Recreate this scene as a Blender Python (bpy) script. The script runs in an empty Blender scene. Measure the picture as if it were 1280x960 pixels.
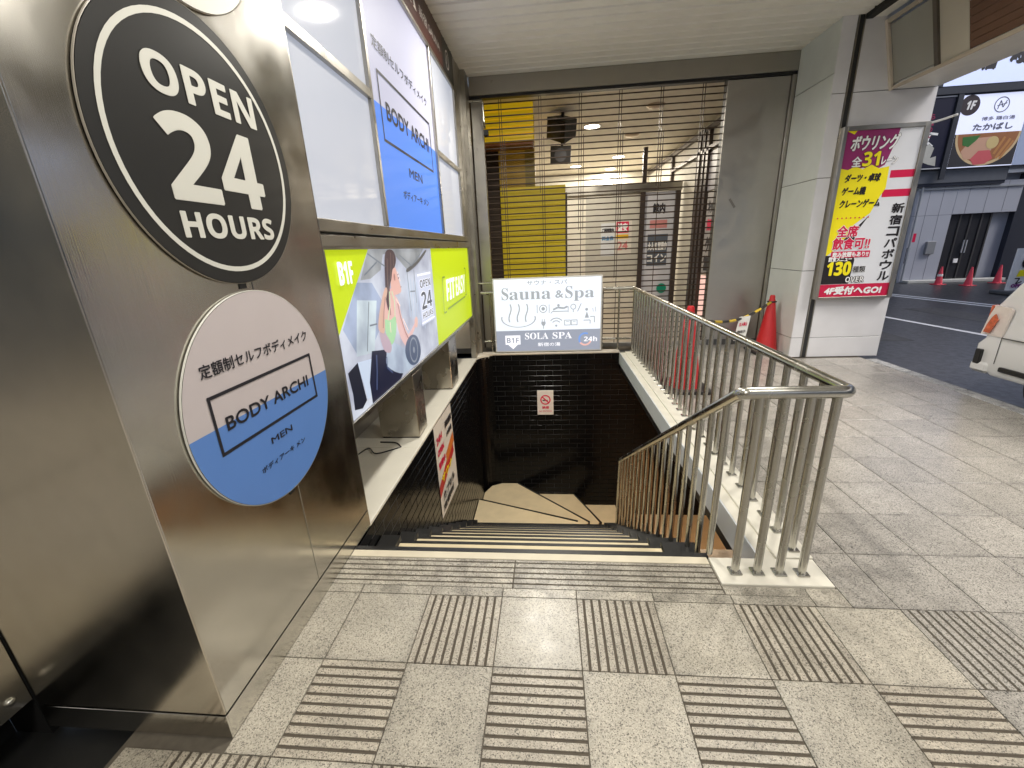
import bpy, math, random
from mathutils import Vector, Matrix
random.seed(7)
sc = bpy.context.scene
COL = sc.collection
rad = math.radians

# ---------------------------------------------------------------- camera
cp_, sp_ = math.cos(0.312085), math.sin(0.312085)
cr_, sr_ = math.cos(-0.044504), math.sin(-0.044504)
cy_, sy_ = math.cos(0.095703), math.sin(0.095703)
B_ = Matrix(((1, 0, 0), (0, 0, -1), (0, 1, 0)))
Yw = Matrix(((cy_, sy_, 0), (-sy_, cy_, 0), (0, 0, 1)))
P_ = Matrix(((1, 0, 0), (0, cp_, -sp_), (0, sp_, cp_)))
Q_ = Matrix(((cr_, -sr_, 0), (sr_, cr_, 0), (0, 0, 1)))
Rc = Q_ @ P_ @ B_ @ Yw
cam = bpy.data.cameras.new('camera')
camo = bpy.data.objects.new('camera', cam)
COL.objects.link(camo)
r0, r1, r2 = Rc[0], -Rc[1], -Rc[2]
mw = Matrix(((r0[0], r1[0], r2[0], 0), (r0[1], r1[1], r2[1], 0), (r0[2], r1[2], r2[2], 1.75), (0, 0, 0, 1)))
camo.matrix_world = mw
cam.sensor_width = 36
cam.lens = 523.99 / 1280 * 36
cam.clip_start = 0.02
cam.clip_end = 800
sc.camera = camo

# ---------------------------------------------------------------- world, sun, exposure
w = bpy.data.worlds.new("World")
sc.world = w
w.use_nodes = True
nt = w.node_tree
sky = nt.nodes.new('ShaderNodeTexSky')
sky.sky_type = 'NISHITA'
sky.sun_disc = False
sky.sun_elevation = rad(48)
sky.sun_rotation = rad(120)
sky.dust_density = 3.0
hsv = nt.nodes.new('ShaderNodeHueSaturation')
hsv.inputs['Saturation'].default_value = 0.75   # thin overcast
nt.links.new(sky.outputs[0], hsv.inputs['Color'])
nt.links.new(hsv.outputs[0], nt.nodes['Background'].inputs[0])
nt.nodes['Background'].inputs[1].default_value = 0.15
sl = bpy.data.lights.new('sun', 'SUN')
sl.energy = 1.4
sl.angle = rad(20)
sl.color = (1, .96, .9)
so = bpy.data.objects.new('sun', sl)
COL.objects.link(so)
so.rotation_euler = (rad(42), 0, rad(180 - 120))
sc.view_settings.view_transform = 'Standard'
sc.view_settings.look = 'None'
sc.view_settings.exposure = 0.4
sc.view_settings.gamma = 1
sc.cycles.max_bounces = 8
sc.cycles.diffuse_bounces = 4
sc.cycles.glossy_bounces = 5
sc.cycles.sample_clamp_indirect = 6

# ---------------------------------------------------------------- materials
MATS = {}


def mat(name, col, rough=.5, metal=0., var=.12, scale=6., bump=0., bscale=40., emit=0., coat=0., ecol=None, spec=None):
    if name in MATS:
        return MATS[name]
    m = bpy.data.materials.new(name)
    m.use_nodes = True
    n = m.node_tree
    L = n.links.new
    p = n.nodes['Principled BSDF']
    p.inputs['Roughness'].default_value = rough
    p.inputs['Metallic'].default_value = metal
    if spec is not None:
        p.inputs['Specular IOR Level'].default_value = spec
    tc = n.nodes.new('ShaderNodeTexCoord')
    no = n.nodes.new('ShaderNodeTexNoise')
    no.inputs['Scale'].default_value = scale
    no.inputs['Detail'].default_value = 4
    L(tc.outputs['Object'], no.inputs['Vector'])
    mx = n.nodes.new('ShaderNodeMix')
    mx.data_type = 'RGBA'
    mx.inputs[6].default_value = tuple(c * (1 - var) for c in col) + (1,)
    mx.inputs[7].default_value = tuple(min(1, c * (1 + var)) for c in col) + (1,)
    L(no.outputs['Fac'], mx.inputs[0])
    L(mx.outputs[2], p.inputs['Base Color'])
    if bump:
        n2 = n.nodes.new('ShaderNodeTexNoise')
        n2.inputs['Scale'].default_value = bscale
        n2.inputs['Detail'].default_value = 3
        L(tc.outputs['Object'], n2.inputs['Vector'])
        b = n.nodes.new('ShaderNodeBump')
        b.inputs['Strength'].default_value = bump
        b.inputs['Distance'].default_value = .004
        L(n2.outputs['Fac'], b.inputs['Height'])
        L(b.outputs[0], p.inputs['Normal'])
    if coat:
        p.inputs['Coat Weight'].default_value = coat
        p.inputs['Coat Roughness'].default_value = .08
    if emit:
        p.inputs['Emission Color'].default_value = tuple(ecol or col) + (1,)
        p.inputs['Emission Strength'].default_value = emit
    MATS[name] = m
    return m


def steel(name, col, rough=.25, axis=2, strength=.25, streak=260):
    """brushed steel: very fine streaks at right angles to 'axis'"""
    m = bpy.data.materials.new(name)
    m.use_nodes = True
    n = m.node_tree
    L = n.links.new
    p = n.nodes['Principled BSDF']
    p.inputs['Metallic'].default_value = 1
    tc = n.nodes.new('ShaderNodeTexCoord')
    mp = n.nodes.new('ShaderNodeMapping')
    s = [2.2, 2.2, 2.2]
    s[axis] = streak
    mp.inputs['Scale'].default_value = s
    L(tc.outputs['Object'], mp.inputs['Vector'])
    no = n.nodes.new('ShaderNodeTexNoise')
    no.inputs['Scale'].default_value = 1
    no.inputs['Detail'].default_value = 3
    L(mp.outputs[0], no.inputs['Vector'])
    b = n.nodes.new('ShaderNodeBump')
    b.inputs['Strength'].default_value = strength
    b.inputs['Distance'].default_value = .0006
    L(no.outputs['Fac'], b.inputs['Height'])
    # slow waves in the sheet
    n2 = n.nodes.new('ShaderNodeTexNoise')
    n2.inputs['Scale'].default_value = 1.6
    n2.inputs['Detail'].default_value = 1
    L(tc.outputs['Object'], n2.inputs['Vector'])
    b2 = n.nodes.new('ShaderNodeBump')
    b2.inputs['Strength'].default_value = .18
    b2.inputs['Distance'].default_value = .02
    L(n2.outputs['Fac'], b2.inputs['Height'])
    L(b.outputs[0], b2.inputs['Normal'])
    L(b2.outputs[0], p.inputs['Normal'])
    n3 = n.nodes.new('ShaderNodeTexNoise')
    mp3 = n.nodes.new('ShaderNodeMapping')
    s3 = [4, 4, 4]
    s3[axis] = 5
    mp3.inputs['Scale'].default_value = s3
    L(tc.outputs['Object'], mp3.inputs['Vector'])
    n3.inputs['Scale'].default_value = 1
    n3.inputs['Detail'].default_value = 6
    L(mp3.outputs[0], n3.inputs['Vector'])
    mr = n.nodes.new('ShaderNodeMapRange')
    mr.inputs['From Min'].default_value = .3
    mr.inputs['From Max'].default_value = .7
    mr.inputs['To Min'].default_value = rough * .8
    mr.inputs['To Max'].default_value = rough * 1.45
    L(n3.outputs['Fac'], mr.inputs['Value'])
    L(mr.outputs[0], p.inputs['Roughness'])
    mx = n.nodes.new('ShaderNodeMix')
    mx.data_type = 'RGBA'
    mx.inputs[6].default_value = tuple(c * .95 for c in col) + (1,)
    mx.inputs[7].default_value = tuple(c * 1.04 for c in col) + (1,)
    L(no.outputs['Fac'], mx.inputs[0])
    L(mx.outputs[2], p.inputs['Base Color'])
    MATS[name] = m
    return m


def granite(name, col, rough=.33, fleck=.5, sc1=255., spread=.1):
    m = bpy.data.materials.new(name)
    m.use_nodes = True
    n = m.node_tree
    L = n.links.new
    p = n.nodes['Principled BSDF']
    tc = n.nodes.new('ShaderNodeTexCoord')
    oi = n.nodes.new('ShaderNodeObjectInfo')
    ad = n.nodes.new('ShaderNodeVectorMath')
    ad.operation = 'MULTIPLY_ADD'
    L(oi.outputs['Random'], ad.inputs[0])
    ad.inputs[1].default_value = (37, 53, 11)
    L(tc.outputs['Object'], ad.inputs[2])
    vo = n.nodes.new('ShaderNodeTexVoronoi')
    vo.inputs['Scale'].default_value = sc1
    L(ad.outputs[0], vo.inputs['Vector'])
    sp = n.nodes.new('ShaderNodeSeparateColor')
    L(vo.outputs['Color'], sp.inputs[0])
    cr = n.nodes.new('ShaderNodeValToRGB')
    e = cr.color_ramp.elements
    d = tuple(c * (1 - fleck) for c in col)
    e[0].position, e[0].color = .0, tuple(c * .5 for c in d) + (1,)
    e[1].position, e[1].color = 1., tuple(min(1, c * 1.3) for c in col) + (1,)
    for pos, c in ((.12, tuple(x * .9 for x in d)), (.2, tuple(c * .8 for c in col)), (.55, col), (.8, tuple(c * 1.1 for c in col))):
        k = e.new(pos)
        k.color = tuple(c) + (1,)
    L(sp.outputs[0], cr.inputs[0])
    ns = n.nodes.new('ShaderNodeTexNoise')
    ns.inputs['Scale'].default_value = 5
    ns.inputs['Detail'].default_value = 5
    L(ad.outputs[0], ns.inputs['Vector'])
    mr = n.nodes.new('ShaderNodeMapRange')
    mr.inputs['From Min'].default_value = .3
    mr.inputs['From Max'].default_value = .7
    mr.inputs['To Min'].default_value = .86
    mr.inputs['To Max'].default_value = 1.1
    L(ns.outputs['Fac'], mr.inputs['Value'])
    mr2 = n.nodes.new('ShaderNodeMapRange')
    mr2.inputs['To Min'].default_value = 1 - spread
    mr2.inputs['To Max'].default_value = 1 + spread
    L(oi.outputs['Random'], mr2.inputs['Value'])
    mu = n.nodes.new('ShaderNodeMath')
    mu.operation = 'MULTIPLY'
    L(mr.outputs[0], mu.inputs[0])
    L(mr2.outputs[0], mu.inputs[1])
    mx = n.nodes.new('ShaderNodeVectorMath')
    mx.operation = 'SCALE'
    L(cr.outputs[0], mx.inputs[0])
    # grime worked in along the edges of each tile and a few worn blotches
    ab = n.nodes.new('ShaderNodeVectorMath')
    ab.operation = 'ABSOLUTE'
    L(tc.outputs['Object'], ab.inputs[0])
    sx = n.nodes.new('ShaderNodeSeparateXYZ')
    L(ab.outputs[0], sx.inputs[0])
    mxx = n.nodes.new('ShaderNodeMath')
    mxx.operation = 'MAXIMUM'
    L(sx.outputs[0], mxx.inputs[0])
    L(sx.outputs[1], mxx.inputs[1])
    ed = n.nodes.new('ShaderNodeMapRange')
    ed.inputs['From Min'].default_value = .165
    ed.inputs['From Max'].default_value = .196
    ed.inputs['To Min'].default_value = 0
    ed.inputs['To Max'].default_value = .42
    L(mxx.outputs[0], ed.inputs['Value'])
    g2 = n.nodes.new('ShaderNodeTexNoise')
    g2.inputs['Scale'].default_value = 11
    g2.inputs['Detail'].default_value = 6
    L(ad.outputs[0], g2.inputs['Vector'])
    g3 = n.nodes.new('ShaderNodeMapRange')
    g3.inputs['From Min'].default_value = .42
    g3.inputs['From Max'].default_value = .68
    L(g2.outputs['Fac'], g3.inputs['Value'])
    em = n.nodes.new('ShaderNodeMath')
    em.operation = 'MULTIPLY'
    L(ed.outputs[0], em.inputs[0])
    L(g3.outputs[0], em.inputs[1])
    inv = n.nodes.new('ShaderNodeMath')
    inv.operation = 'SUBTRACT'
    inv.inputs[0].default_value = 1
    L(em.outputs[0], inv.inputs[1])
    mu2 = n.nodes.new('ShaderNodeMath')
    mu2.operation = 'MULTIPLY'
    L(mu.outputs[0], mu2.inputs[0])
    L(inv.outputs[0], mu2.inputs[1])
    L(mu2.outputs[0], mx.inputs['Scale'])
    v2 = n.nodes.new('ShaderNodeTexVoronoi')
    v2.inputs['Scale'].default_value = 4.2
    L(ad.outputs[0], v2.inputs['Vector'])
    s2 = n.nodes.new('ShaderNodeMapRange')
    s2.inputs['From Min'].default_value = .035
    s2.inputs['From Max'].default_value = .055
    s2.inputs['To Min'].default_value = .62
    s2.inputs['To Max'].default_value = 1
    L(v2.outputs['Distance'], s2.inputs['Value'])
    mu3 = n.nodes.new('ShaderNodeMath')
    mu3.operation = 'MULTIPLY'
    L(mu2.outputs[0], mu3.inputs[0])
    L(s2.outputs[0], mu3.inputs[1])
    L(mu3.outputs[0], mx.inputs['Scale'])
    rg = n.nodes.new('ShaderNodeMapRange')
    rg.inputs['To Min'].default_value = rough * .85
    rg.inputs['To Max'].default_value = rough * 1.5
    L(g2.outputs['Fac'], rg.inputs['Value'])
    L(rg.outputs[0], p.inputs['Roughness'])
    L(mx.outputs[0], p.inputs['Base Color'])
    p.inputs['Roughness'].default_value = rough
    b = n.nodes.new('ShaderNodeBump')
    b.inputs['Strength'].default_value = .15
    b.inputs['Distance'].default_value = .001
    L(sp.outputs[1], b.inputs['Height'])
    L(b.outputs[0], p.inputs['Normal'])
    MATS[name] = m
    return m


def asphalt_mat():
    m = granite('asphalt', (.046, .050, .060), rough=.30, fleck=.5, sc1=90, spread=0)
    return m


STEEL_C = steel('column_steel', (.64, .62, .57), .17, axis=1, strength=.3, streak=420)
STEEL_N = steel('near_steel', (.74, .69, .60), .18, axis=0, strength=.3, streak=420)
STEEL_F = steel('frame_steel', (.42, .40, .36), .32, axis=2, strength=.05)
STEEL_B = steel('beam_steel', (.40, .38, .34), .34, axis=2)
STEEL_S = steel('side_panel_steel', (.46, .44, .41), .36, axis=2)
STEEL_R = steel('rail_steel', (.47, .46, .42), .22, axis=2, strength=.1)
STEEL_X = steel('box_steel', (.50, .47, .41), .24, axis=0, strength=.08)
GRAN = granite('granite', (.41, .378, .315), rough=.25)
GRAN_G = granite('groove_granite', (.40, .36, .295), rough=.3)
GRAN_P = granite('pavement_granite', (.35, .328, .292), rough=.20)
ASPH = asphalt_mat()
GROUT = mat('grout', (.11, .095, .075), .9, var=.3, scale=30)
GROOVE = mat('dark_groove', (.085, .07, .052), .85, var=.3, scale=30)
STONE = mat('white_stone', (.70, .67, .58), .38, var=.07, scale=5, bump=.06)
BEIGE = mat('beige_slab', (.62, .56, .43), .45, var=.12, scale=9)
TREAD = mat('tread_vinyl', (.68, .58, .38), .45, var=.16, scale=5)
NOSE = mat('black_nosing', (.012, .012, .012), .35, var=.2)
BLKTILE = mat('black_tile', (.004, .004, .0045), .17, var=.3, scale=3, bump=.2, bscale=25, spec=.2)
BLKGROUT = mat('black_grout', (.05, .05, .05), .7, var=.2)
BLACK = mat('black_paint', (.012, .012, .013), .4, var=.2)
VOID = mat('dark_recess', (.006, .006, .006), .6)
FASC = mat('white_fascia', (.62, .65, .68), .35, var=.06)
BOARD = mat('ceiling_board', (.80, .785, .72), .32, var=.08, scale=3)
BOARDG = mat('ceiling_gap', (.03, .026, .02), .8)
WHITEP = mat('greenlit_white_panel', (.66, .69, .66), .32, var=.09, scale=4, coat=.3)  # greenish lamp light on the left face put into the white
WHITEP2 = mat('daylit_white_panel', (.68, .68, .70), .3, var=.09, scale=4, coat=.3)  # bluish daylight on the front put into the white
LIT = mat('lit_pane', (.36, .36, .37), .05, var=.02, emit=.33, ecol=(.66, .74, .93), spec=.35)
LITBLUE = mat('lit_blue', (.04, .10, .4), .5, var=.02, emit=.52, ecol=(.12, .30, .85), spec=.15)
LITLILAC = mat('lit_lilac', (.35, .35, .42), .5, var=.02, emit=.32, ecol=(.58, .61, .86), spec=.15)
DISCBLK = mat('disc_black', (.022, .022, .022), .3, var=.1)
DISCWHT = mat('disc_white', (.72, .72, .66), .35, var=.03)
DISCPNK = mat('disc_pale', (.62, .56, .57), .4, var=.03)
DISCBLU = mat('disc_blue', (.12, .27, .68), .4, var=.03)
INK = mat('ink', (.014, .013, .02), .5)
RIM = mat('disc_rim', (.34, .31, .26), .4)
PLY = mat('lit_lime', (.3, .38, .01), .4, var=.02, emit=.50, ecol=(.60, .76, .004), spec=.2)


def P(name, c, r=.5):
    return mat(name, c, r, var=.04)


def E(name, c, s=.8):
    return mat(name, tuple(x * .4 for x in c), .35, var=.02, emit=s * .72, ecol=c)


def EP(name, c, s=.8):
    """printed photograph area: emission with soft blotches of its own colour"""
    m = mat(name, tuple(x * .3 for x in c), .4, var=.02, emit=s * .72, ecol=c, spec=.2)
    n = m.node_tree
    p = n.nodes['Principled BSDF']
    tc = n.nodes.new('ShaderNodeTexCoord')
    no = n.nodes.new('ShaderNodeTexNoise')
    no.inputs['Scale'].default_value = 3.5
    no.inputs['Detail'].default_value = 3
    n.links.new(tc.outputs['Object'], no.inputs['Vector'])
    cr = n.nodes.new('ShaderNodeValToRGB')
    cr.color_ramp.elements[0].position = .32
    cr.color_ramp.elements[0].color = tuple(x * .62 for x in c) + (1,)
    cr.color_ramp.elements[1].position = .68
    cr.color_ramp.elements[1].color = tuple(min(1, x * 1.3 + .03) for x in c) + (1,)
    n.links.new(no.outputs['Fac'], cr.inputs[0])
    n.links.new(cr.outputs[0], p.inputs['Emission Color'])
    return m


# ---------------------------------------------------------------- mesh helpers
class MB:
    def __init__(self):
        self.v, self.f, self.m = [], [], []

    def add(self, vs, fs, mi=0):
        b = len(self.v)
        self.v += [tuple(x) for x in vs]
        self.f += [tuple(b + i for i in f) for f in fs]
        self.m += [mi] * len(fs)
        return self

    def box(self, x0, x1, y0, y1, z0, z1, mi=0, bev=0):
        if bev <= 0:
            vs = [(x, y, z) for z in (z0, z1) for y in (y0, y1) for x in (x0, x1)]
            return self.add(vs, [(0, 2, 3, 1), (4, 5, 7, 6), (0, 1, 5, 4), (2, 6, 7, 3), (0, 4, 6, 2), (1, 3, 7, 5)], mi)
        # chamfer all edges
        X, Y, Z = (x0, x1), (y0, y1), (z0, z1)
        vs, idx = [], {}
        for i in (0, 1):
            for j in (0, 1):
                for k in (0, 1):
                    sx, sy, sz = (1, -1)[i], (1, -1)[j], (1, -1)[k]
                    for a in range(3):
                        q = [X[i] + sx * bev, Y[j] + sy * bev, Z[k] + sz * bev]
                        q[a] = (X[i], Y[j], Z[k])[a]
                        idx[i, j, k, a] = len(vs)
                        vs.append(q)
        fs = []

        def c(i, j, k, a):
            return idx[i, j, k, a]
        for s in (0, 1):
            fs.append((c(s, 0, 0, 0), c(s, 1, 0, 0), c(s, 1, 1, 0), c(s, 0, 1, 0)))
            fs.append((c(0, s, 0, 1), c(0, s, 1, 1), c(1, s, 1, 1), c(1, s, 0, 1)))
            fs.append((c(0, 0, s, 2), c(1, 0, s, 2), c(1, 1, s, 2), c(0, 1, s, 2)))
        for i in (0, 1):
            for j in (0, 1):
                fs.append((c(i, j, 0, 0), c(i, j, 1, 0), c(i, j, 1, 1), c(i, j, 0, 1)))
                fs.append((c(i, 0, j, 0), c(i, 1, j, 0), c(i, 1, j, 2), c(i, 0, j, 2)))
                fs.append((c(0, i, j, 1), c(1, i, j, 1), c(1, i, j, 2), c(0, i, j, 2)))
                for k in (0, 1):
                    fs.append((c(i, j, k, 0), c(i, j, k, 1), c(i, j, k, 2)))
        return self.add(vs, fs, mi)

    def prism(self, pts, z0, z1, mi=0):
        n = len(pts)
        vs = [(x, y, z0) for x, y in pts] + [(x, y, z1) for x, y in pts]
        return self.add(vs, [tuple(range(n - 1, -1, -1)), tuple(range(n, 2 * n))] +
                        [(i, (i + 1) % n, n + (i + 1) % n, n + i) for i in range(n)], mi)

    def tube(self, path, r, seg=12, mi=0, caps=True):
        path = [Vector(p) for p in path]
        n = len(path)
        ref = None
        rings = []
        for i, p in enumerate(path):
            t = ((path[i + 1] - p).normalized() if i < n - 1 else Vector((0, 0, 0))) + ((p - path[i - 1]).normalized() if i else Vector((0, 0, 0)))
            t.normalize()
            if ref is None:
                up = Vector((0, 0, 1)) if abs(t.z) < .9 else Vector((1, 0, 0))
                ref = (up - t * up.dot(t)).normalized()
            else:
                ref = (ref - t * ref.dot(t)).normalized()
            k = 1.
            if 0 < i < n - 1:
                c = t.dot((path[i + 1] - p).normalized())
                k = 1 / max(.5, c)
            b = t.cross(ref)
            rr = r[i] if isinstance(r, (list, tuple)) else r
            rings.append([p + (ref * math.cos(a) + b * math.sin(a)) * rr * (k if k < 1.02 else min(k, 1.1)) for a in [2 * math.pi * j / seg for j in range(seg)]])
        vs = [v for g in rings for v in g]
        fs = []
        for i in range(n - 1):
            for j in range(seg):
                a, b2 = i * seg + j, i * seg + (j + 1) % seg
                fs.append((a, b2, b2 + seg, a + seg))
        if caps:
            fs.append(tuple(range(seg - 1, -1, -1)))
            fs.append(tuple(range((n - 1) * seg, n * seg)))
        return self.add(vs, fs, mi)

    def lathe(self, prof, c=(0, 0, 0), seg=24, mi=0):
        vs, fs = [], []
        n = len(prof)
        for i in range(seg):
            a = 2 * math.pi * i / seg
            for r, z in prof:
                vs.append((c[0] + r * math.cos(a), c[1] + r * math.sin(a), c[2] + z))
        for i in range(seg):
            for j in range(n - 1):
                a, b = i * n + j, ((i + 1) % seg) * n + j
                fs.append((a, b, b + 1, a + 1))
        return self.add(vs, fs, mi)


def link(name, me, parent=None, loc=None):
    o = bpy.data.objects.new(name, me)
    COL.objects.link(o)
    if loc:
        o.location = loc
    if parent:
        o.parent = parent
    return o


def build(mb, name, mats, parent=None, smooth=False, world=True, origin=None):
    """one mesh object; vertices given in world space, stored relative to the parent's place"""
    me = bpy.data.meshes.new(name)
    off = Vector((0, 0, 0))
    if parent and world:
        q = parent
        while q:
            off += Vector(q.location)
            q = q.parent
    org = Vector(origin) if origin else Vector((0, 0, 0))
    me.from_pydata([(v[0] - off.x - org.x, v[1] - off.y - org.y, v[2] - off.z - org.z) for v in mb.v], [], mb.f)
    if not isinstance(mats, (list, tuple)):
        mats = [mats]
    for m in mats:
        me.materials.append(m)
    if len(mats) > 1:
        me.polygons.foreach_set('material_index', mb.m)
    if smooth:
        me.polygons.foreach_set('use_smooth', [True] * len(me.polygons))
        try:
            me.set_sharp_from_angle(angle=rad(35))
        except Exception:
            pass
    me.update()
    o = link(name, me, parent)
    if origin:
        o.location = org
    return o


def tag(o, label=None, cat=None, group=None, kind=None):
    if label:
        o['label'] = label
    if cat:
        o['category'] = cat
    if group:
        o['group'] = group
    if kind:
        o['kind'] = kind
    return o


def empty(name, loc, label=None, cat=None, group=None, kind=None):
    o = bpy.data.objects.new(name, None)
    COL.objects.link(o)
    o.location = loc
    o.empty_display_size = .1
    return tag(o, label, cat, group, kind)


def copy_tree(o, loc=None, parent=None):
    c = o.copy()
    COL.objects.link(c)
    if loc:
        c.location = loc
    if parent:
        c.parent = parent
    for ch in list(o.children):
        copy_tree(ch, None, c)
    return c


def quick(name, mats, parent, *boxes, bev=0, smooth=False):
    mb = MB()
    for b in boxes:
        mb.box(*b, bev=bev)
    return build(mb, name, mats, parent, smooth)


# ---------------------------------------------------------------- flat print helpers
class Frame:
    """a plane in the place: origin O, right u, up v, outward n"""
    def __init__(self, O, u, v):
        self.O, self.u, self.v = Vector(O), Vector(u), Vector(v)
        self.n = self.u.cross(self.v)

    def p(self, a, b, d=0.):
        return self.O + self.u * a + self.v * b + self.n * d


def flat(name, polys, m, fr, d, parent):
    mb = MB()
    if polys and not isinstance(polys[0][0], (tuple, list)):
        polys = [polys]
    for pl in polys:
        ar = sum(pl[i][0] * pl[(i + 1) % len(pl)][1] - pl[(i + 1) % len(pl)][0] * pl[i][1] for i in range(len(pl)))
        if ar < 0:
            pl = pl[::-1]
        mb.add([fr.p(a, b, d) for a, b in pl], [tuple(range(len(pl)))])
    return build(mb, name, m, parent)


def rect(a0, b0, a1, b1):
    return [(a0, b0), (a1, b0), (a1, b1), (a0, b1)]


def outline(a0, b0, a1, b1, t):
    return [rect(a0, b0, a1, b0 + t), rect(a0, b1 - t, a1, b1), rect(a0, b0 + t, a0 + t, b1 - t), rect(a1 - t, b0 + t, a1, b1 - t)]


def circ(a, b, r, n=40, r2=None, t0=0, t1=2 * math.pi):
    return [(a + r * math.cos(t0 + (t1 - t0) * i / n), b + (r2 or r) * math.sin(t0 + (t1 - t0) * i / n)) for i in range(n if t1 - t0 > 6.28 else n + 1)]


def ringp(a, b, r0, r1_, n=48, t0=0, t1=2 * math.pi, sq=1.):
    out = []
    for i in range(n):
        s, e = t0 + (t1 - t0) * i / n, t0 + (t1 - t0) * (i + 1) / n
        out.append([(a + r0 * math.cos(s), b + r0 * sq * math.sin(s)), (a + r1_ * math.cos(s), b + r1_ * sq * math.sin(s)),
                    (a + r1_ * math.cos(e), b + r1_ * sq * math.sin(e)), (a + r0 * math.cos(e), b + r0 * sq * math.sin(e))])
    return out


def stroke(pts, t):
    out = []
    for (x0, y0), (x1, y1) in zip(pts, pts[1:]):
        dx, dy = x1 - x0, y1 - y0
        l = math.hypot(dx, dy) or 1
        nx, ny = -dy / l * t / 2, dx / l * t / 2
        out.append([(x0 + nx, y0 + ny), (x0 - nx, y0 - ny), (x1 - nx, y1 - ny), (x1 + nx, y1 + ny)])
    return out


def sansb(s):
    return ''.join(chr(0x1D5D4 + ord(c) - 65) if 'A' <= c <= 'Z' else chr(0x1D5EE + ord(c) - 97) if 'a' <= c <= 'z'
                   else chr(0x1D7EC + ord(c) - 48) if '0' <= c <= '9' else c for c in s)


def serif(s):
    return ''.join(chr(0x1D400 + ord(c) - 65) if 'A' <= c <= 'Z' else chr(0x1D41A + ord(c) - 97) if 'a' <= c <= 'z'
                   else chr(0x1D7CE + ord(c) - 48) if '0' <= c <= '9' else c for c in s)


TCACHE = {}


def glyphs(s, res=2):
    if (s, res) in TCACHE:
        return TCACHE[s, res]
    c = bpy.data.curves.new('lettering', 'FONT')
    c.body = s
    c.resolution_u = res
    o = bpy.data.objects.new('lettering', c)
    COL.objects.link(o)
    bpy.context.view_layer.update()
    dg = bpy.context.evaluated_depsgraph_get()
    me = bpy.data.meshes.new_from_object(o.evaluated_get(dg))
    vs = [(v.co.x, v.co.y) for v in me.vertices]
    fs = [tuple(p.vertices) for p in me.polygons]
    bpy.data.objects.remove(o)
    bpy.data.curves.remove(c)
    bpy.data.meshes.remove(me)
    TCACHE[s, res] = (vs, fs)
    return vs, fs


def text_mb(mb, s, fr, a0, b0, wd, ht, d, bold=0., res=2, slant=0.):
    vs, fs = glyphs(s, res)
    if not vs:
        return
    x0, x1 = min(v[0] for v in vs), max(v[0] for v in vs)
    y0, y1 = min(v[1] for v in vs), max(v[1] for v in vs)
    sx = wd / (x1 - x0)
    sy = ht / (y1 - y0) if ht else sx
    offs = [(0, 0)] if not bold else [(bold * a, bold * b) for a, b in ((-1, 0), (1, 0), (0, -1), (0, 1), (.7, .7), (-.7, -.7))]
    for k, (ox, oy) in enumerate(offs):
        mb.add([fr.p(a0 + (x - x0) * sx + ox + slant * (y - y0) * sy, b0 + (y - y0) * sy + oy, d + k * .00012) for x, y in vs], fs)


def text(name, s, fr, a0, b0, wd, ht, m, d, parent, bold=0., res=2, slant=0.):
    mb = MB()
    text_mb(mb, s, fr, a0, b0, wd, ht, d, bold, res, slant)
    return build(mb, name, m, parent)


def vtext(name, s, fr, a0, b1, wd, ht, m, d, parent, bold=0.):
    mb = MB()
    step = ht / len(s)
    for i, ch in enumerate(s):
        text_mb(mb, ch, fr, a0 + wd * .04, b1 - (i + 1) * step + step * .1, wd * .92, step * .8 if ch not in 'ーン' else step * .7, d, bold)
    return build(mb, name, m, parent)


def letters(name, rows, fr, m, d, parent, bold=0.):
    """several lines of print as one part: rows of (string, a0, b0, width, height)"""
    mb = MB()
    for s, a0, b0, wd, ht in rows:
        text_mb(mb, s, fr, a0, b0, wd, ht, d, bold)
    return build(mb, name, m, parent)


# ================================================================ SETTING
gx = [-60, -1.26, 3.8, 160]
# ground sheet (with the stairwell left open)
mb = MB()
mb.add([(-300, -300, -.17), (300, -300, -.17), (300, 2.0, -.17), (-300, 2.0, -.17)], [(0, 1, 2, 3)])
mb.add([(-300, 2.0, -.17), (-1.3, 2.0, -.17), (-1.3, 7.1, -.17), (-300, 7.1, -.17)], [(0, 1, 2, 3)])
mb.add([(3.9, 2.0, -.17), (300, 2.0, -.17), (300, 7.1, -.17), (3.9, 7.1, -.17)], [(0, 1, 2, 3)])
mb.add([(-300, 7.1, -.17), (300, 7.1, -.17), (300, 400, -.17), (-300, 400, -.17)], [(0, 1, 2, 3)])
tag(build(mb, 'ground', ASPH), kind='structure')

# road with markings
road = empty('road', (8, 5, -.12), kind='structure')
mb = MB()
mb.add([(4.70, -40, -.12), (90, -40, -.12), (90, 17.45, -.12), (4.70, 17.45, -.12)], [(0, 1, 2, 3)])
build(mb, 'carriageway', ASPH, road)
LINE = mat('road_paint', (.62, .63, .66), .55, var=.25, scale=14)


def roadline(p0, p1, wd):
    dx, dy = p1[0] - p0[0], p1[1] - p0[1]
    l = math.hypot(dx, dy)
    nx, ny = -dy / l * wd / 2, dx / l * wd / 2
    m_ = MB()
    m_.add([(p0[0] + nx, p0[1] + ny, -.116), (p0[0] - nx, p0[1] - ny, -.116), (p1[0] - nx, p1[1] - ny, -.116), (p1[0] + nx, p1[1] + ny, -.116)], [(3, 2, 1, 0)])
    return build(m_, 'painted_line', LINE, road)


roadline((7.50, 13.0), (8.4, 2.8), .13)
roadline((10.3, 15.0), (11.9, 5.2), .15)
roadline((10.62, 15.0), (12.22, 5.2), .15)

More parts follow.
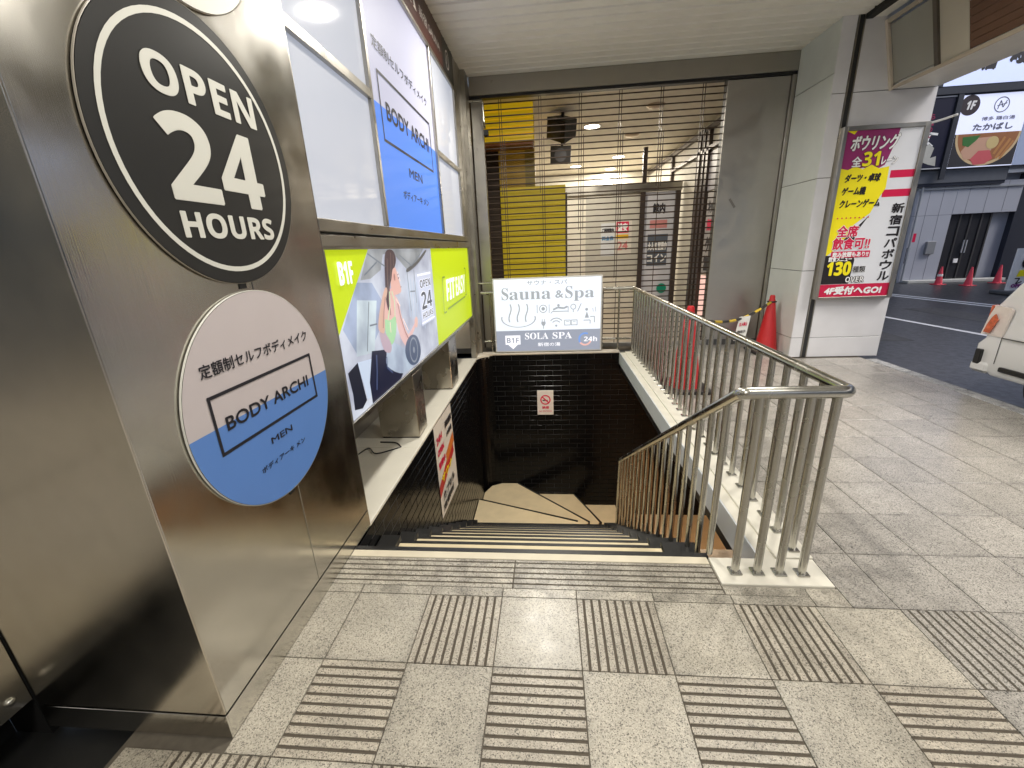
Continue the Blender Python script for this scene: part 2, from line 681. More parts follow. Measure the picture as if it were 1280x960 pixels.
# pavement: bed, tiles as parts
pav = empty('pavement', (1.5, 1.0, 0), kind='structure')
mb = MB()
mb.box(-1.66, 4.60, -8, 1.80, -.165, -.006)
mb.box(1.465, 4.60, 1.80, 7.6, -.165, -.006)
mb.box(-1.24, 1.465, 1.80, 2.08, -.165, -.006)
build(mb, 'mortar_bed', GROUT, pav)
T = .39
X0 = -1.05


def tile_mesh(name, m, wx, wy, groove=None, n=9, joint=.0022):
    mb = MB()
    hx, hy = wx / 2 - joint, wy / 2 - joint
    if not groove:
        mb.box(-hx, hx, -hy, hy, -.02, 0, bev=.0012)
    else:
        L_ = (hx if groove == 'y' else hy)
        pitch = 2 * L_ * .93 / n
        start = -L_ * .93 + pitch * .32
        gw = .0125
        cuts = [(-L_, None)]
        edges = []
        prev = -L_
        for i in range(n):
            g0 = start + i * pitch
            edges.append((prev, g0))
            prev = g0 + gw
        edges.append((prev, L_))
        for a, b in edges:
            if groove == 'y':
                mb.box(a, b, -hy, hy, -.02, 0, bev=.001)
            else:
                mb.box(-hx, hx, a, b, -.02, 0, bev=.001)
        mb.box(-hx + .001, hx - .001, -hy + .001, hy - .001, -.02, -.0045, mi=1)
    me = bpy.data.meshes.new(name)
    me.from_pydata(mb.v, [], mb.f)
    me.materials.append(m)
    me.materials.append(GROOVE)
    me.polygons.foreach_set('material_index', mb.m)
    return me


ME_P = tile_mesh('paving_tile', GRAN, T, T)
ME_G = tile_mesh('pavement_tile', GRAN_P, T, T, joint=.0026)
ME_GY = tile_mesh('grooved_tile', GRAN_G, T, T, 'y')
ME_GX = tile_mesh('grooved_tile', GRAN_G, T, T, 'x')
ME_GYG = tile_mesh('grooved_tile', GRAN_P, T, T, 'y')


def put_tile(name, me, x, y):
    o = link(name, me, pav, (x - 1.5 , y - 1.0, random.uniform(-.0006, .0006)))
    o.rotation_euler = (random.uniform(-.0015, .0015), random.uniform(-.0015, .0015), 0)
    return o


rest = MB()
ntile = 0
for r in range(-12, 16):
    yc = 1.75 - T / 2 - T * r if r >= 0 else None
for row in range(-15, 22):
    # row 0: y 1.36..1.75, row 1 nearer, row -1 farther
    y1_ = 1.75 - T * row
    y0_ = y1_ - T
    for col in range(-2, 15):
        x0_, x1_ = X0 + T * col, X0 + T * (col + 1)
        xc, yc = (x0_ + x1_) / 2, (y0_ + y1_) / 2
        if row < 0:
            if x0_ < 1.46 - T * .9:
                continue
            if yc > 7.5 or (yc > 6.35 and x1_ > 4.0):
                continue
        a, b = x0_, x1_
        if row >= 0 and col == -1 and row < 2:
            a = -1.24
        if row >= 0 and col == -2:
            if row < 2:
                continue
            a = -1.64
        if x1_ > 4.58:
            b = 4.58
        if row < 0 and a < 1.468:
            a = 1.468
        if b - a < .02:
            continue
        full = (b - a) > T - .01
        near = yc > .1
        if row > 12:
            continue
        if not near:
            rest.box(a + .002, b - .002, y0_ + .002, y1_ - .002, -.02, 0)
            continue
        g = None
        if full and 0 <= row <= 3 and col <= 9:
            odd = (col % 2 == 1)
            if row % 2 == 0 and odd:
                g = 'y'
            elif row % 2 == 1 and not odd:
                g = 'x'
        if full:
            me = (ME_GYG if (g == 'y' and col > 6) else ME_GY) if g == 'y' else ME_GX if g == 'x' else (ME_P if (row >= 0 and col < 7) else ME_G)
            put_tile('grooved_tile' if g else 'paving_tile', me, xc, yc)
        else:
            m_ = MB()
            m_.box(-(b - a) / 2 + .002, (b - a) / 2 - .002, -T / 2 + .002, T / 2 - .002, -.02, 0, bev=.0012)
            me = bpy.data.meshes.new('paving_tile')
            me.from_pydata(m_.v, [], m_.f)
            me.materials.append(GRAN if row >= 0 else GRAN_P)
            put_tile('paving_tile', me, (a + b) / 2, yc)
        ntile += 1
tag(build(rest, 'distant_tiles', GRAN_P, pav), kind='stuff')
# thin row, grooved slabs and the beige edge at the head of the stairs
xs = [-1.24, -1.05, -.66, -.27, .12, .515, .908, 1.30]
for a, b in zip(xs, xs[1:]):
    m_ = MB()
    m_.box(a + .0022, b - .0022, 1.7522, 1.808, -.02, 0, bev=.001)
    build(m_, 'narrow_tile', GRAN, pav)
m_ = MB()
m_.box(1.3022, 1.466, 1.7522, 1.868, -.02, 0, bev=.001)
build(m_, 'narrow_tile', GRAN, pav)
m_ = MB()
m_.box(.892, 1.30, 1.8102, 1.868, -.02, 0, bev=.001)
build(m_, 'narrow_tile', GRAN, pav)
for a, b in ((-1.24, -.222), (-.218, .886)):
    m_ = MB()
    ys = [1.8122, 1.838, 1.878, 1.918, 1.958, 1.998, 2.026]
    for i, (c, d_) in enumerate(zip(ys, ys[1:])):
        m_.box(a + .002, b - .002, c + (.0 if i == 0 else .0105), d_, -.02, 0, bev=.001)
    m_.box(a + .003, b - .003, 1.814, 2.024, -.02, -.004, mi=1)
    build(m_, 'grooved_slab', [GRAN, GROOVE], pav)
quick('edge_slab', BEIGE, pav, (-1.236, .886, 2.030, 2.086, -.05, .001), bev=.002)
quick('edge_nosing', NOSE, pav, (-1.236, .90, 2.087, 2.122, -.05, .002), bev=.002)

# kerb of the pavement, one stone after another
kerb = empty('kerb', (4.66, 2, -.12), kind='structure')
KERBM = granite('kerb_granite', (.40, .40, .40), rough=.5)
y = -6.0
while y < 6.3:
    m_ = MB()
    y2 = min(y + .78, 6.34)
    m_.box(4.585, 4.74, y + .003, y2 - .003, -.16, .004, bev=.012)
    build(m_, 'kerb_stone', KERBM, kerb)
    y += .78

# dark floor slot beside the steel wall
quick('slot', VOID, tag(empty('shadow_gap', (-1.85, .5, 0), kind='structure'), kind='structure'), (-2.6, -1.662, -6, 1.05, -.18, -.045))

# ceiling of boards over the passage
ceil = empty('ceiling', (1.3, 3, 4.25), kind='structure')
quick('ceiling_backing', BOARDG, ceil, (-6, 3.86, -4.2, 7.46, 4.30, 4.33))
by = 7.44
me_b = None
nb = 0
while by > -4.0:
    if me_b is None:
        m_ = MB()
        prof = [(-.0775, -.004), (-.070, -.02), (.070, -.02), (.0775, -.004), (.0775, .012), (-.0775, .012)]
        vs = [(x, a, b) for x in (-2.55, 2.55) for a, b in prof]
        n_ = len(prof)
        m_.add(vs, [tuple(range(n_)), tuple(range(2 * n_ - 1, n_ - 1, -1))] + [(i, n_ + i, n_ + (i + 1) % n_, (i + 1) % n_) for i in range(n_)])
        me_b = bpy.data.meshes.new('ceiling_board')
        me_b.from_pydata(m_.v, [], m_.f)
        me_b.materials.append(BOARD)
    o = link('ceiling_board', me_b, ceil, (1.29 - 1.3, by - .0925 - 3, 4.27 - 4.25 + random.uniform(-.001, .001)))
    by -= .185
    nb += 1
# dark movement joint between the two ceilings
quick('joint_channel', VOID, ceil, (3.845, 3.93, -4, 6.51, 4.20, 4.33))

# ceiling lamps of the passage (first one glints on floor and glass; others added for even light)
LAMP = mat('lamp_glow', (.9, .9, .85), .4, emit=9, ecol=(1, .955, .87))
lampspots = [(-.12, 5.3), (-.12, 1.9), (-.12, -1.5), (2.3, 3.6), (2.3, .2), (-.6, -3.7)]  # last one added to light the backdrop behind the viewer
lamp0 = None
for i, (lx, ly) in enumerate(lampspots):
    lo = empty('ceiling_lamp', (lx, ly, 4.25),
               ['round recessed lamp in the board ceiling above the stairwell', 'added round recessed lamp in the board ceiling above the stair head',
                'added round recessed lamp in the board ceiling behind the viewer', 'added round recessed lamp above the long railing',
                'added round recessed lamp in the ceiling right of the viewer', 'added round recessed lamp lighting the backdrop behind the viewer'][i], 'ceiling lamp', 'recessed lamps in the passage ceiling')
    m_ = MB()
    m_.lathe([(.085, .0), (.11, -.006), (.115, .004), (.09, .012)], (lx, ly, 4.25), 28)
    build(m_, 'lamp_ring', P('lamp_ring', (.7, .7, .68)), lo, True)
    m_ = MB()
    m_.add([(lx + .085 * math.cos(a), ly + .085 * math.sin(a), 4.2475) for a in [-2 * math.pi * k / 24 for k in range(24)]], [tuple(range(24))])
    build(m_, 'diffuser', LAMP, lo)
    al = bpy.data.lights.new('lamp_light', 'AREA')
    al.shape = 'DISK'
    al.size = .30
    al.energy = [80, 46, 38, 38, 26, 80][i]
    al.color = (1, .955, .87)
    al.spread = rad(165)
    ao = bpy.data.objects.new('lamp_light', al)
    COL.objects.link(ao)
    ao.parent = lo
    ao.location = (0, 0, -.01)

# sloping fascia at the street edge with frames and panels
fas = empty('canopy_fascia', (4.2, 3, 3.8), 'sloping canopy fascia of framed grey panels above the street edge', 'canopy')


def slopeq(y0, y1, t0, t1, off):
    """box on the sloping plane from (4.13,4.14) top to (4.30,3.46) bottom; t 0 bottom..1 top"""
    bx, bz, tx, tz = 4.30, 3.46, 4.115, 4.14
    nx, nz = -(tz - bz), (tx - bx)
    l = math.hypot(nx, nz)
    nx, nz = nx / l, nz / l
    A = (bx + (tx - bx) * t0, bz + (tz - bz) * t0)
    B2 = (bx + (tx - bx) * t1, bz + (tz - bz) * t1)
    vs = []
    for yy in (y0, y1):
        for q in (A, B2):
            for o_ in (off, off - .03):
                vs.append((q[0] + nx * o_, yy, q[1] + nz * o_))
    m_ = MB()
    m_.add(vs, [(0, 1, 3, 2), (4, 6, 7, 5), (0, 4, 5, 1), (2, 3, 7, 6), (0, 2, 6, 4), (1, 5, 7, 3)])
    return m_


GLS = mat('fascia_glass', (.33, .32, .28), .22, var=.1, scale=1.5)
FP = mat('fascia_panel', (.50, .46, .38), .35, var=.06)
WOOD = mat('brown_wood', (.13, .065, .04), .5, var=.3, scale=3)
build(slopeq(5.86, 6.46, .05, .95, 0), 'grey_glass', GLS, fas)
build(slopeq(5.47, 5.80, .02, .98, 0), 'beige_panel', FP, fas)
for k in range(6):
    build(slopeq(-3, 5.465, .03 + .1 * k, .125 + .1 * k, .0), 'brown_plank', WOOD, fas)
for k in range(3):
    build(slopeq(-3, 5.465, .66 + .11 * k, .74 + .11 * k, .02), 'slat', FP, fas)
build(slopeq(-3, 6.46, -.04, .012, .03), 'frame_rail', P('fascia_rail', (.45, .38, .30)), fas)
build(slopeq(-3, 6.46, .985, 1.05, .03), 'frame_rail', P('fascia_rail', (.45, .38, .30)), fas)
build(slopeq(6.455, 6.495, -.04, 1.05, .035), 'frame_post', P('fascia_post', (.60, .53, .44)), fas)
build(slopeq(5.805, 5.855, .012, .985, .025), 'frame_post', mat('dark_frame', (.10, .085, .07), .5), fas)
build(slopeq(2.6, 2.65, .012, .985, .035), 'frame_post', MATS['dark_frame'], fas)
cs = empty('canopy_soffit', (4.5, 3, 3.46), 'pale soffit strip at the outer edge of the canopy', 'canopy')
quick('soffit_board', mat('soffit_white', (.62, .60, .56), .4), cs, (4.305, 4.80, -3, 6.47, 3.44, 3.50))
quick('edge_board', MATS['soffit_white'], cs, (4.802, 4.84, -3, 6.47, 3.44, 4.5))
quick('upper_ceiling', BOARD, ceil, (3.935, 4.09, -4, 6.50, 4.215, 4.26))
quick('roof_slab', BOARDG, cs, (3.9, 4.85, -4.2, 6.9, 4.52, 4.75))

# ================================================================ STEEL COLUMN, LEFT
colm = empty('steel_column', (-1.64, 1.7, 0), 'broad brushed steel column at the left carrying the round signs', 'column')
mb = MB()
mb.box(-2.03, -1.246, 1.036, 2.335, .0, 4.27)
build(mb, 'core', VOID, colm)
quick('side_panel', STEEL_C, colm, (-1.246, -1.24, 1.030, 1.706, .120, 4.262), bev=.0015)
quick('side_panel', STEEL_C, colm, (-1.246, -1.24, 1.710, 2.332, .120, 4.262), bev=.0015)
quick('near_panel', STEEL_N, colm, (-2.028, -1.2405, 1.024, 1.030, .120, 4.262), bev=.0015)
quick('plinth', STEEL_C, colm, (-1.246, -1.238, 1.028, 2.338, .0005, .114), (-2.028, -1.2385, 1.021, 1.0285, .0005, .114), bev=.001)
quick('end_panel', STEEL_C, colm, (-2.028, -1.2405, 2.335, 2.341, .002, 4.262), bev=.001)

lw = empty('steel_wall', (-2.06, 0, 0), 'steel wall panels left of the column ending above a dark gap', 'wall')
quick('wall_panel', STEEL_C, lw, (-2.06, -2.034, .1, 1.019, .155, 4.26), bev=.002)
quick('wall_panel', STEEL_C, lw, (-2.06, -2.034, -1.5, .096, .155, 4.26), bev=.002)
quick('wall_panel', STEEL_C, lw, (-2.06, -2.034, -3.1, -1.504, .155, 4.26), bev=.002)
quick('leak_block', VOID, lw, (-2.25, -2.20, -6.0, 1.02, -.18, 4.3), (-2.20, -2.035, 1.022, 1.06, -.18, 4.3))  # dark sheets added behind the panels to stop sky light leaking in
for z_ in (.95, 1.75, 2.55, 3.35):
    quick('panel_seam', BLACK, lw, (-2.0345, -2.0335, -3.1, 1.018, z_, z_ + .004))
m_ = MB()
m_.lathe([(0, .016), (.008, .0155), (.014, .011), (.017, .003), (.017, 0)], (0, 0, 0), 20)
m_.v = [(-2.034 + z, .965 + x, .215 + y_) for x, y_, z in m_.v]
build(m_, 'knob', STEEL_R, lw, True)

FS = Frame((-1.24, 0, 0), (0, 1, 0), (0, 0, 1))   # side face of the column and the shop front: a = y, b = z


def disc(name, yc, zc, r, label, facem, rimm):
    o = empty(name, (-1.24, yc, zc), label, 'sign')
    mb = MB()
    n = 96
    prof = [(0, .012), (r - .002, .012), (r, .011), (r, .005), (r - .004, .004)]
    vs = []
    for i in range(n):
        a = 2 * math.pi * i / n
        for rr, d in prof[1:]:
            vs.append((-1.24 + d, yc + rr * math.cos(a), zc + rr * math.sin(a)))
    k = len(prof) - 1
    fs, mi = [], []
    mb.add(vs, [(i * k + j, ((i + 1) % n) * k + j, ((i + 1) % n) * k + j + 1, i * k + j + 1) for i in range(n) for j in range(k - 1)])
    build(mb, 'rim', rimm, o, True)
    flat('face', circ(yc, zc, r - .004, 96), facem, FS, .0121, o)
    # bracket behind
    quick('bracket', BLACK, o, (-1.24, -1.236, yc - .02, yc + .02, zc - r - .02, zc + r - .1))
    return o


RD = .4645
KF = 1.0233
FD2 = Frame((-1.24, 0, 1.75 - 1.75 * KF), (0, KF, 0), (0, 0, KF))
d1 = disc('round_sign', 1.647, 2.126, RD, 'large round black sign reading OPEN 24 HOURS on the steel column', DISCBLK, RIM)
flat('white_ring', ringp(1.647, 2.126,   .398, .416, 72), DISCWHT, FS, .0135, d1)
for s_, a, b, wd, ht in (('OPEN', 1.385, 2.262, .505, .112), ('24', 1.382, 1.952, .47, .265), ('HOURS', 1.385, 1.832, .475, .082)):
    text('lettering', sansb(s_), FD2, a, b, wd, ht, DISCWHT, .0132, d1, res=5, bold=.004 if s_ == '24' else .002)
d2 = disc('round_sign', 1.658, 1.168, RD, 'round pale and blue sign reading BODY ARCHI MEN low on the steel column', DISCPNK, DISCWHT)
hh = 1.162 - 1.168
a0_ = math.asin(hh / RD)
flat('blue_half', circ(1.658, 1.168, RD - .0045, 60, t0=math.pi - a0_, t1=2 * math.pi + a0_), DISCBLU, FS, .0126, d2)
text('lettering', '定額制セルフボディメイク', FD2, 1.285, 1.362, .67, .050, INK, .0134, d2, bold=.0008)
flat('logo_frame', outline(1.285, 1.067, 1.952, 1.297, .013), INK, FD2, .0134, d2)
text('lettering', 'BODY ARCHI', FD2, 1.342, 1.148, .55, .052, INK, .0134, d2, res=4, bold=.0016)
text('lettering', 'MEN', FD2, 1.55, .992, .15, .027, INK, .0134, d2, res=3, bold=.0005)
text('lettering', 'ボディアーキ メン', FD2, 1.455, .898, .32, .027, INK, .0134, d2, bold=.0004)
d3 = disc('round_sign', 1.658, 3.06, RD, 'plain white round sign at the top of the steel column cut by the frame', DISCWHT, RIM)

# ================================================================ SHOP FRONT WINDOWS (backlit panes)
ww = empty('window_wall', (-1.28, 4.6, 1.9), 'backlit white window wall in steel frames above the fitness sign', 'window')
YA, YM1, YM2, YE = 2.335, 3.415, 5.31, 6.56
Z0, ZT, Z1 = 1.955, 2.845, 3.845


def fr_box(name, y0, y1, z0, z1, x0=-1.30, x1=-1.243, m=None, parent=ww, bev=.004):
    m_ = MB()
    m_.box(x0, x1, y0, y1, z0, z1, bev=bev)
    return build(m_, name, m or STEEL_F, parent)


def pane(y0, y1, z0, z1, m=None, x=-1.272):
    m_ = MB()
    m_.box(x - .008, x, y0, y1, z0, z1)
    return build(m_, 'pane', m or LIT, ww)


fr_box('frame_bottom', YA, 6.86, 1.885, Z0, -1.30, -1.236)
fr_box('sill_board', YA, 6.86, 1.80, 1.872, -1.30, -1.244)
fr_box('frame_top', YA, 6.62, Z1, 3.88)
for ym in (YM1, YM2):
    fr_box('mullion', ym - .022, ym + .022, Z0 + .002, Z1 - .002)
fr_box('mullion', YE, YE + .05, Z0 + .002, Z1 - .002)
fr_box('transom', YA, YM1 - .024, ZT - .03, ZT + .03)
fr_box('transom', YM2 + .024, YE - .002, ZT - .03, ZT + .03)
pane(YA, YM1 - .02, ZT + .028, Z1)
pane(YA, YM1 - .02, Z0, ZT - .028)
pane(YM2 + .02, YE, ZT + .028, Z1)
pane(YM2 + .02, YE, Z0, ZT - .028)
pane(YM1 + .02, YM2 - .02, Z0, Z1, LITLILAC)
FW = Frame((-1.272, 0, 0), (0, 1, 0), (0, 0, 1))
flat('blue_print', [rect(YM1 + .024, Z0 + .002, YM2 - .024, 2.845)], LITBLUE, FW, .002, ww)
flat('logo_frame', outline(3.63, 2.595, 5.12, 3.085, .022), INK, FW, .004, ww)
text('lettering', '定額制セルフボディメイク', FW, 3.60, 3.215, 1.48, .085, INK, FW.n.x * .004, ww, bold=.001)
text('lettering', 'BODY ARCHI', FW, 3.76, 2.775, 1.24, .125, INK, .004, ww, res=3, bold=.005)
text('lettering', 'MEN', FW, 4.20, 2.42, .42, .075, INK, .004, ww, bold=.002)
text('lettering', 'ボディアーキ メン', FW, 3.96, 2.215, .82, .07, INK, .004, ww, bold=.0015)
fr_box('backing_wall', YA, 6.95, .0, 4.28, -2.30, -1.96, m=mat('shop_wall', (.55, .53, .46), .6))
fr_box('return_wall', YA, 7.3, 1.86, 4.28, -1.95, -1.31, m=MATS['shop_wall'])

# corner post of the shop front
cpst = empty('corner_post', (-1.25, 6.95, 0), 'tall steel corner post between the shop front and the grille', 'post')
quick('post_face', STEEL_F, cpst, (-1.33, -1.245, 6.865, 7.10, .002, 4.26), bev=.003)
quick('post_return', STEEL_F, cpst, (-1.33, -1.18, 7.105, 7.42, .002, 4.26), bev=.003)
quick('post_strip', STEEL_F, cpst, (-1.33, -1.25, 6.615, 6.862, 1.96, 4.26), bev=.003)

# brown header sign above the windows
hs = empty('header_sign', (-1.25, 4.6, 3.9), 'dark red header sign reading SPA above the lit windows', 'sign')
HB = mat('header_brown', (.075, .022, .016), .4, var=.15)
quick('sign_board', HB, hs, (-1.31, -1.246, 2.34, 6.0, 3.885, 4.262))
quick('dark_end', BLACK, hs, (-1.31, -1.246, 6.003, 6.61, 3.885, 4.262))
FH = Frame((-1.246, 0, 0), (0, 1, 0), (0, 0, 1))
CR = P('header_letter', (.85, .80, .74))
text('lettering', serif('SOLA SPA'), FH, 3.3, 3.98, 1.62, .20, CR, .002, hs)
text('lettering', '新宿 SAUNA', FH, 5.02, 4.0, .85, .10, CR, .002, hs)
flat('round_logo', ringp(6.25, 4.06, .085, .105, 30) + stroke([(6.19, 4.0), (6.25, 4.12), (6.31, 4.0)], .018), CR, FH, .002, hs)

# ================================================================ FITNESS LIGHTBOX
ad = empty('lightbox_sign', (-1.5, 4.6, 1.25), 'long lime green fitness lightbox with a woman and OPEN 24 on a ledge', 'sign')
AY0, AY1, AZ0, AZ1 = 2.36, 6.80, .735, 1.79
mb = MB()
mb.box(-1.68, -1.262, AY0, AY1, AZ0 - .03, AZ1 + .005)
build(mb, 'cabinet', mat('cabinet_grey', (.30, .29, .26), .4, metal=.6), ad)
for bx in ((AY0 - .012, AY1 + .012, AZ1 - .002, AZ1 + .018), (AY0 - .012, AY1 + .012, AZ0 - .02, AZ0 + .004)):
    quick('edge_trim', STEEL_F, ad, (-1.262, -1.244, *bx), bev=.002)
quick('edge_trim', STEEL_F, ad, (-1.262, -1.244, AY0 - .012, AY0 + .003, AZ0 + .005, AZ1 - .003), bev=.002)
quick('edge_trim', STEEL_F, ad, (-1.262, -1.244, AY1 - .01, AY1 + .012, AZ0 + .005, AZ1 - .003), bev=.002)
quick('under_rail', STEEL_F, ad, (-1.34, -1.29, AY0, AY1, AZ0 - .075, AZ0 - .031), (-1.48, -1.43, AY0, AY1, AZ0 - .065, AZ0 - .031), bev=.003)
FA = Frame((-1.262, 0, 0), (0, 1, 0), (0, 0, 1))
flat('print_ground', rect(AY0 + .003, AZ0 + .004, AY1 - .01, AZ1 - .002), EP('ad_pale', (.62, .66, .84), .72), FA, .001, ad)
pic = {
    'blue_haze': [(2.74, 1.58), (2.98, 1.56), (3.13, 1.41), (3.03, 1.23), (2.79, 1.1), (2.58, 1.14), (2.45, 1.32)],
    'gym_ceiling': [(2.99, 1.786), (4.36, 1.786), (4.03, 1.63), (3.79, 1.61), (3.56, 1.72), (3.44, 1.76), (3.26, 1.75), (3.18, 1.64), (2.97, 1.59), (2.8, 1.59)],
    'gym_window': [(2.7, 1.47), (3.02, 1.43), (2.86, 1.08), (2.57, 1.12)],
    'bench_pad': [(2.42, 1.05), (2.57, 1.08), (2.62, 0.8), (2.54, 0.77), (2.43, 0.8), (2.44, 0.9)],
    'bench_post': [(2.57, 1.08), (2.79, 1.05), (2.68, 0.8), (2.64, 0.8)],
    'leggings': [(2.81, 1.1), (3.07, 1.05), (3.05, 0.93), (3.36, 0.77), (3.3, .745), (2.70, .745), (2.70, 0.9)],
    'towel': [(3.19, 1.08), (3.44, 0.98), (3.57, 0.89), (3.71, 0.78), (3.37, 0.77), (3.05, 0.92), (3.08, 1.03)],
    'torso': [(3.13, 1.4), (3.25, 1.48), (3.38, 1.47), (3.42, 1.32), (3.34, 1.2), (3.12, 1.22)],
    'sports_top': [(3.11, 1.27), (3.22, 1.25), (3.35, 1.26), (3.32, 1.14), (3.2, 1.06), (3.11, 1.14)],
    'shorts': [(2.98, 1.2), (3.07, 1.19), (3.18, 1.07), (3.14, 1.01), (3.02, 1.06)],
    'face': [(3.39, 1.64), (3.48, 1.64), (3.51, 1.57), (3.54, 1.52), (3.56, 1.45), (3.48, 1.43), (3.36, 1.44), (3.33, 1.51)],
    'hair': [(3.28, 1.74), (3.38, 1.785), (3.48, 1.77), (3.52, 1.71), (3.47, 1.65), (3.41, 1.63), (3.36, 1.56), (3.30, 1.5), (3.22, 1.33), (3.19, 1.42), (3.22, 1.55)],
    'far_arm': [(3.19, 1.5), (3.24, 1.48), (3.14, 1.36), (3.08, 1.19), (3.0, 1.2), (2.97, 1.25), (3.06, 1.38)],
    'near_arm': [(3.35, 1.42), (3.45, 1.38), (3.49, 1.23), (3.57, 1.09), (3.64, 1.07), (3.85, 1.14), (3.84, 1.1), (3.58, .99), (3.47, 1.0), (3.36, 1.16)],
    'weight_disc': [(3.47, 0.95), (3.55, 1.02), (3.7, 1.04), (3.85, .98), (3.9, 0.84), (3.78, 0.76), (3.6, 0.78), (3.49, 0.86)],
    'beam_shadow': [(4.05, 1.67), (4.39, 1.77), (4.41, 1.75), (4.1, 1.65), (3.78, 1.59), (3.76, 1.62)],
}
pcol = {'blue_haze': (.38, .45, .62), 'gym_ceiling': (.40, .42, .45), 'gym_window': (.62, .72, .86), 'bench_pad': (.012, .014, .03), 'bench_post': (.62, .72, .9),
        'leggings': (.012, .014, .04), 'towel': (.55, .65, .86), 'torso': (.80, .48, .44), 'sports_top': (.42, .72, .40), 'shorts': (.55, .42, .5),
        'face': (.82, .48, .42), 'hair': (.09, .06, .07), 'far_arm': (.72, .46, .36), 'near_arm': (.80, .52, .50), 'weight_disc': (.09, .12, .2), 'beam_shadow': (.12, .12, .13)}
dd = .002
def smooth(q, n=4):
    out = []
    m = len(q)
    for i in range(m):
        p0, p1, p2, p3 = q[i - 1], q[i], q[(i + 1) % m], q[(i + 2) % m]
        for j in range(n):
            t = j / n
            out.append(tuple(.5 * (2 * b + (c - a) * t + (2 * a - 5 * b + 4 * c - d) * t * t + (3 * b - a - 3 * c + d) * t ** 3) for a, b, c, d in zip(p0, p1, p2, p3)))
    return out


for k, q in pic.items():
    if k not in ('blue_haze', 'gym_ceiling', 'gym_window', 'bench_post', 'leggings', 'bench_pad'):
        q = smooth(q)
    flat(k, q, (EP if k in ('blue_haze', 'gym_ceiling', 'gym_window', 'towel') else E)('ad_' + k, pcol[k], .75), FA, dd, ad)
    dd += .0006
flat('lime_print', [(AY0 + .003, AZ1 - .002), (3.0, AZ1 - .002), (2.40, 1.30), (AY0 + .003, 1.28)], PLY, FA, .0012, ad)
flat('lime_print', [(4.64, AZ1 - .002), (AY1 - .01, AZ1 - .002), (AY1 - .01, AZ0 + .004), (4.60, AZ0 + .004)], PLY, FA, .0012, ad)
SH = E('ad_shade', (.50, .26, .24), .6)
LT = E('ad_light', (.93, .66, .60), .9)
NV = E('ad_navy_light', (.07, .10, .22), .7)
GL = E('ad_pipe', (.20, .23, .28), .7)
flat('skin_shade', stroke([(3.27, 1.46), (3.24, 1.38), (3.23, 1.29)], .022) + stroke([(3.42, 1.36), (3.45, 1.24), (3.52, 1.10), (3.58, 1.03)], .016) + stroke([(3.17, 1.44), (3.10, 1.33), (3.05, 1.22)], .014), SH, FA, .0133, ad)
flat('skin_light', stroke([(3.39, 1.40), (3.47, 1.33)], .014) + stroke([(3.50, 1.22), (3.60, 1.10)], .013) + stroke([(3.20, 1.24), (3.19, 1.16)], .012) + stroke([(3.545, 1.53), (3.50, 1.61)], .012), LT, FA, .0136, ad)
flat('hair_strand', stroke([(3.31, 1.72), (3.27, 1.6), (3.24, 1.45), (3.225, 1.36)], .012) + stroke([(3.40, 1.76), (3.37, 1.66), (3.33, 1.56)], .012) + stroke([(3.45, 1.74), (3.43, 1.66)], .010), E('ad_hair_light', (.24, .16, .15), .7), FA, .0136, ad)
flat('face_feature', stroke([(3.50, 1.555), (3.525, 1.56)], .010) + stroke([(3.495, 1.585), (3.53, 1.588)], .007) + stroke([(3.535, 1.48), (3.555, 1.483)], .008), E('ad_feature', (.20, .08, .08), .6), FA, .0136, ad)
flat('ear', circ(3.42, 1.57, .018, 12, .03), SH, FA, .0136, ad)
flat('strap', stroke([(3.16, 1.26), (3.24, 1.36), (3.27, 1.47)], .016) + stroke([(3.32, 1.26), (3.35, 1.38), (3.32, 1.47)], .014), E('ad_strap', (.55, .80, .48), .8), FA, .0138, ad)
flat('legging_light', stroke([(2.86, 1.06), (2.83, .95), (2.78, .82)], .02) + stroke([(3.04, 1.0), (3.02, .92), (3.12, .85)], .016), NV, FA, .0133, ad)
for q in (((2.95, 1.76), (3.25, 1.66)), ((3.6, 1.74), (3.9, 1.64), (4.2, 1.74)), ((2.85, 1.62), (3.1, 1.7)), ((3.75, 1.6), (3.75, 1.25)), ((3.95, 1.6), (3.93, 1.3)),
          ((3.78, 1.42), (3.92, 1.41)), ((2.86, 1.44), (2.72, 1.12)), ((2.82, 1.28), (2.95, 1.27))):
    flat('gym_pipe', stroke(q, .012), GL, FA, .0125, ad)
flat('weight_rim', ringp(3.69, .90, .10, .118, 24) + ringp(3.69, .90, .0, .03, 12), E('ad_rim', (.30, .34, .42), .7), FA, .0133, ad)
flat('hand', smooth([(3.80, 1.15), (3.86, 1.18), (3.90, 1.15), (3.88, 1.10), (3.83, 1.08)]), E('ad_hand', (.80, .50, .44), .75), FA, .0138, ad)
for i in range(7):
    flat('gym_gear', stroke([(3.7 + .07 * i, 1.2 - .03 * i), (3.75 + .08 * i, 1.55 - .02 * i)], .018), E('ad_gear', (.5, .6, .75), .7), FA, .0122, ad)
WE = E('ad_white', (.93, .93, .98), .95)
text('lettering', sansb('B1F'), FA, 2.49, 1.585, .19, .13, WE, .014, ad, bold=.004)
flat('print_card', rect(4.03, 1.06, 4.50, 1.53), E('ad_card', (.62, .66, .82), .8), FA, .0125, ad)
DK = E('ad_dark', (.05, .05, .08), .5)
for s_, b, ht in (('OPEN', 1.42, .075), ('24', 1.21, .17), ('HOURS', 1.12, .06)):
    text('lettering', sansb(s_), FA, 4.08, b, .37, ht, WE, .0145, ad, bold=.006)
    text('lettering', sansb(s_), FA, 4.08, b, .37, ht, DK, .016, ad)
flat('card_rule', [rect(4.03, 1.535, 4.50, 1.555), rect(4.03, 1.075, 4.5, 1.09)], WE, FA, .0145, ad)
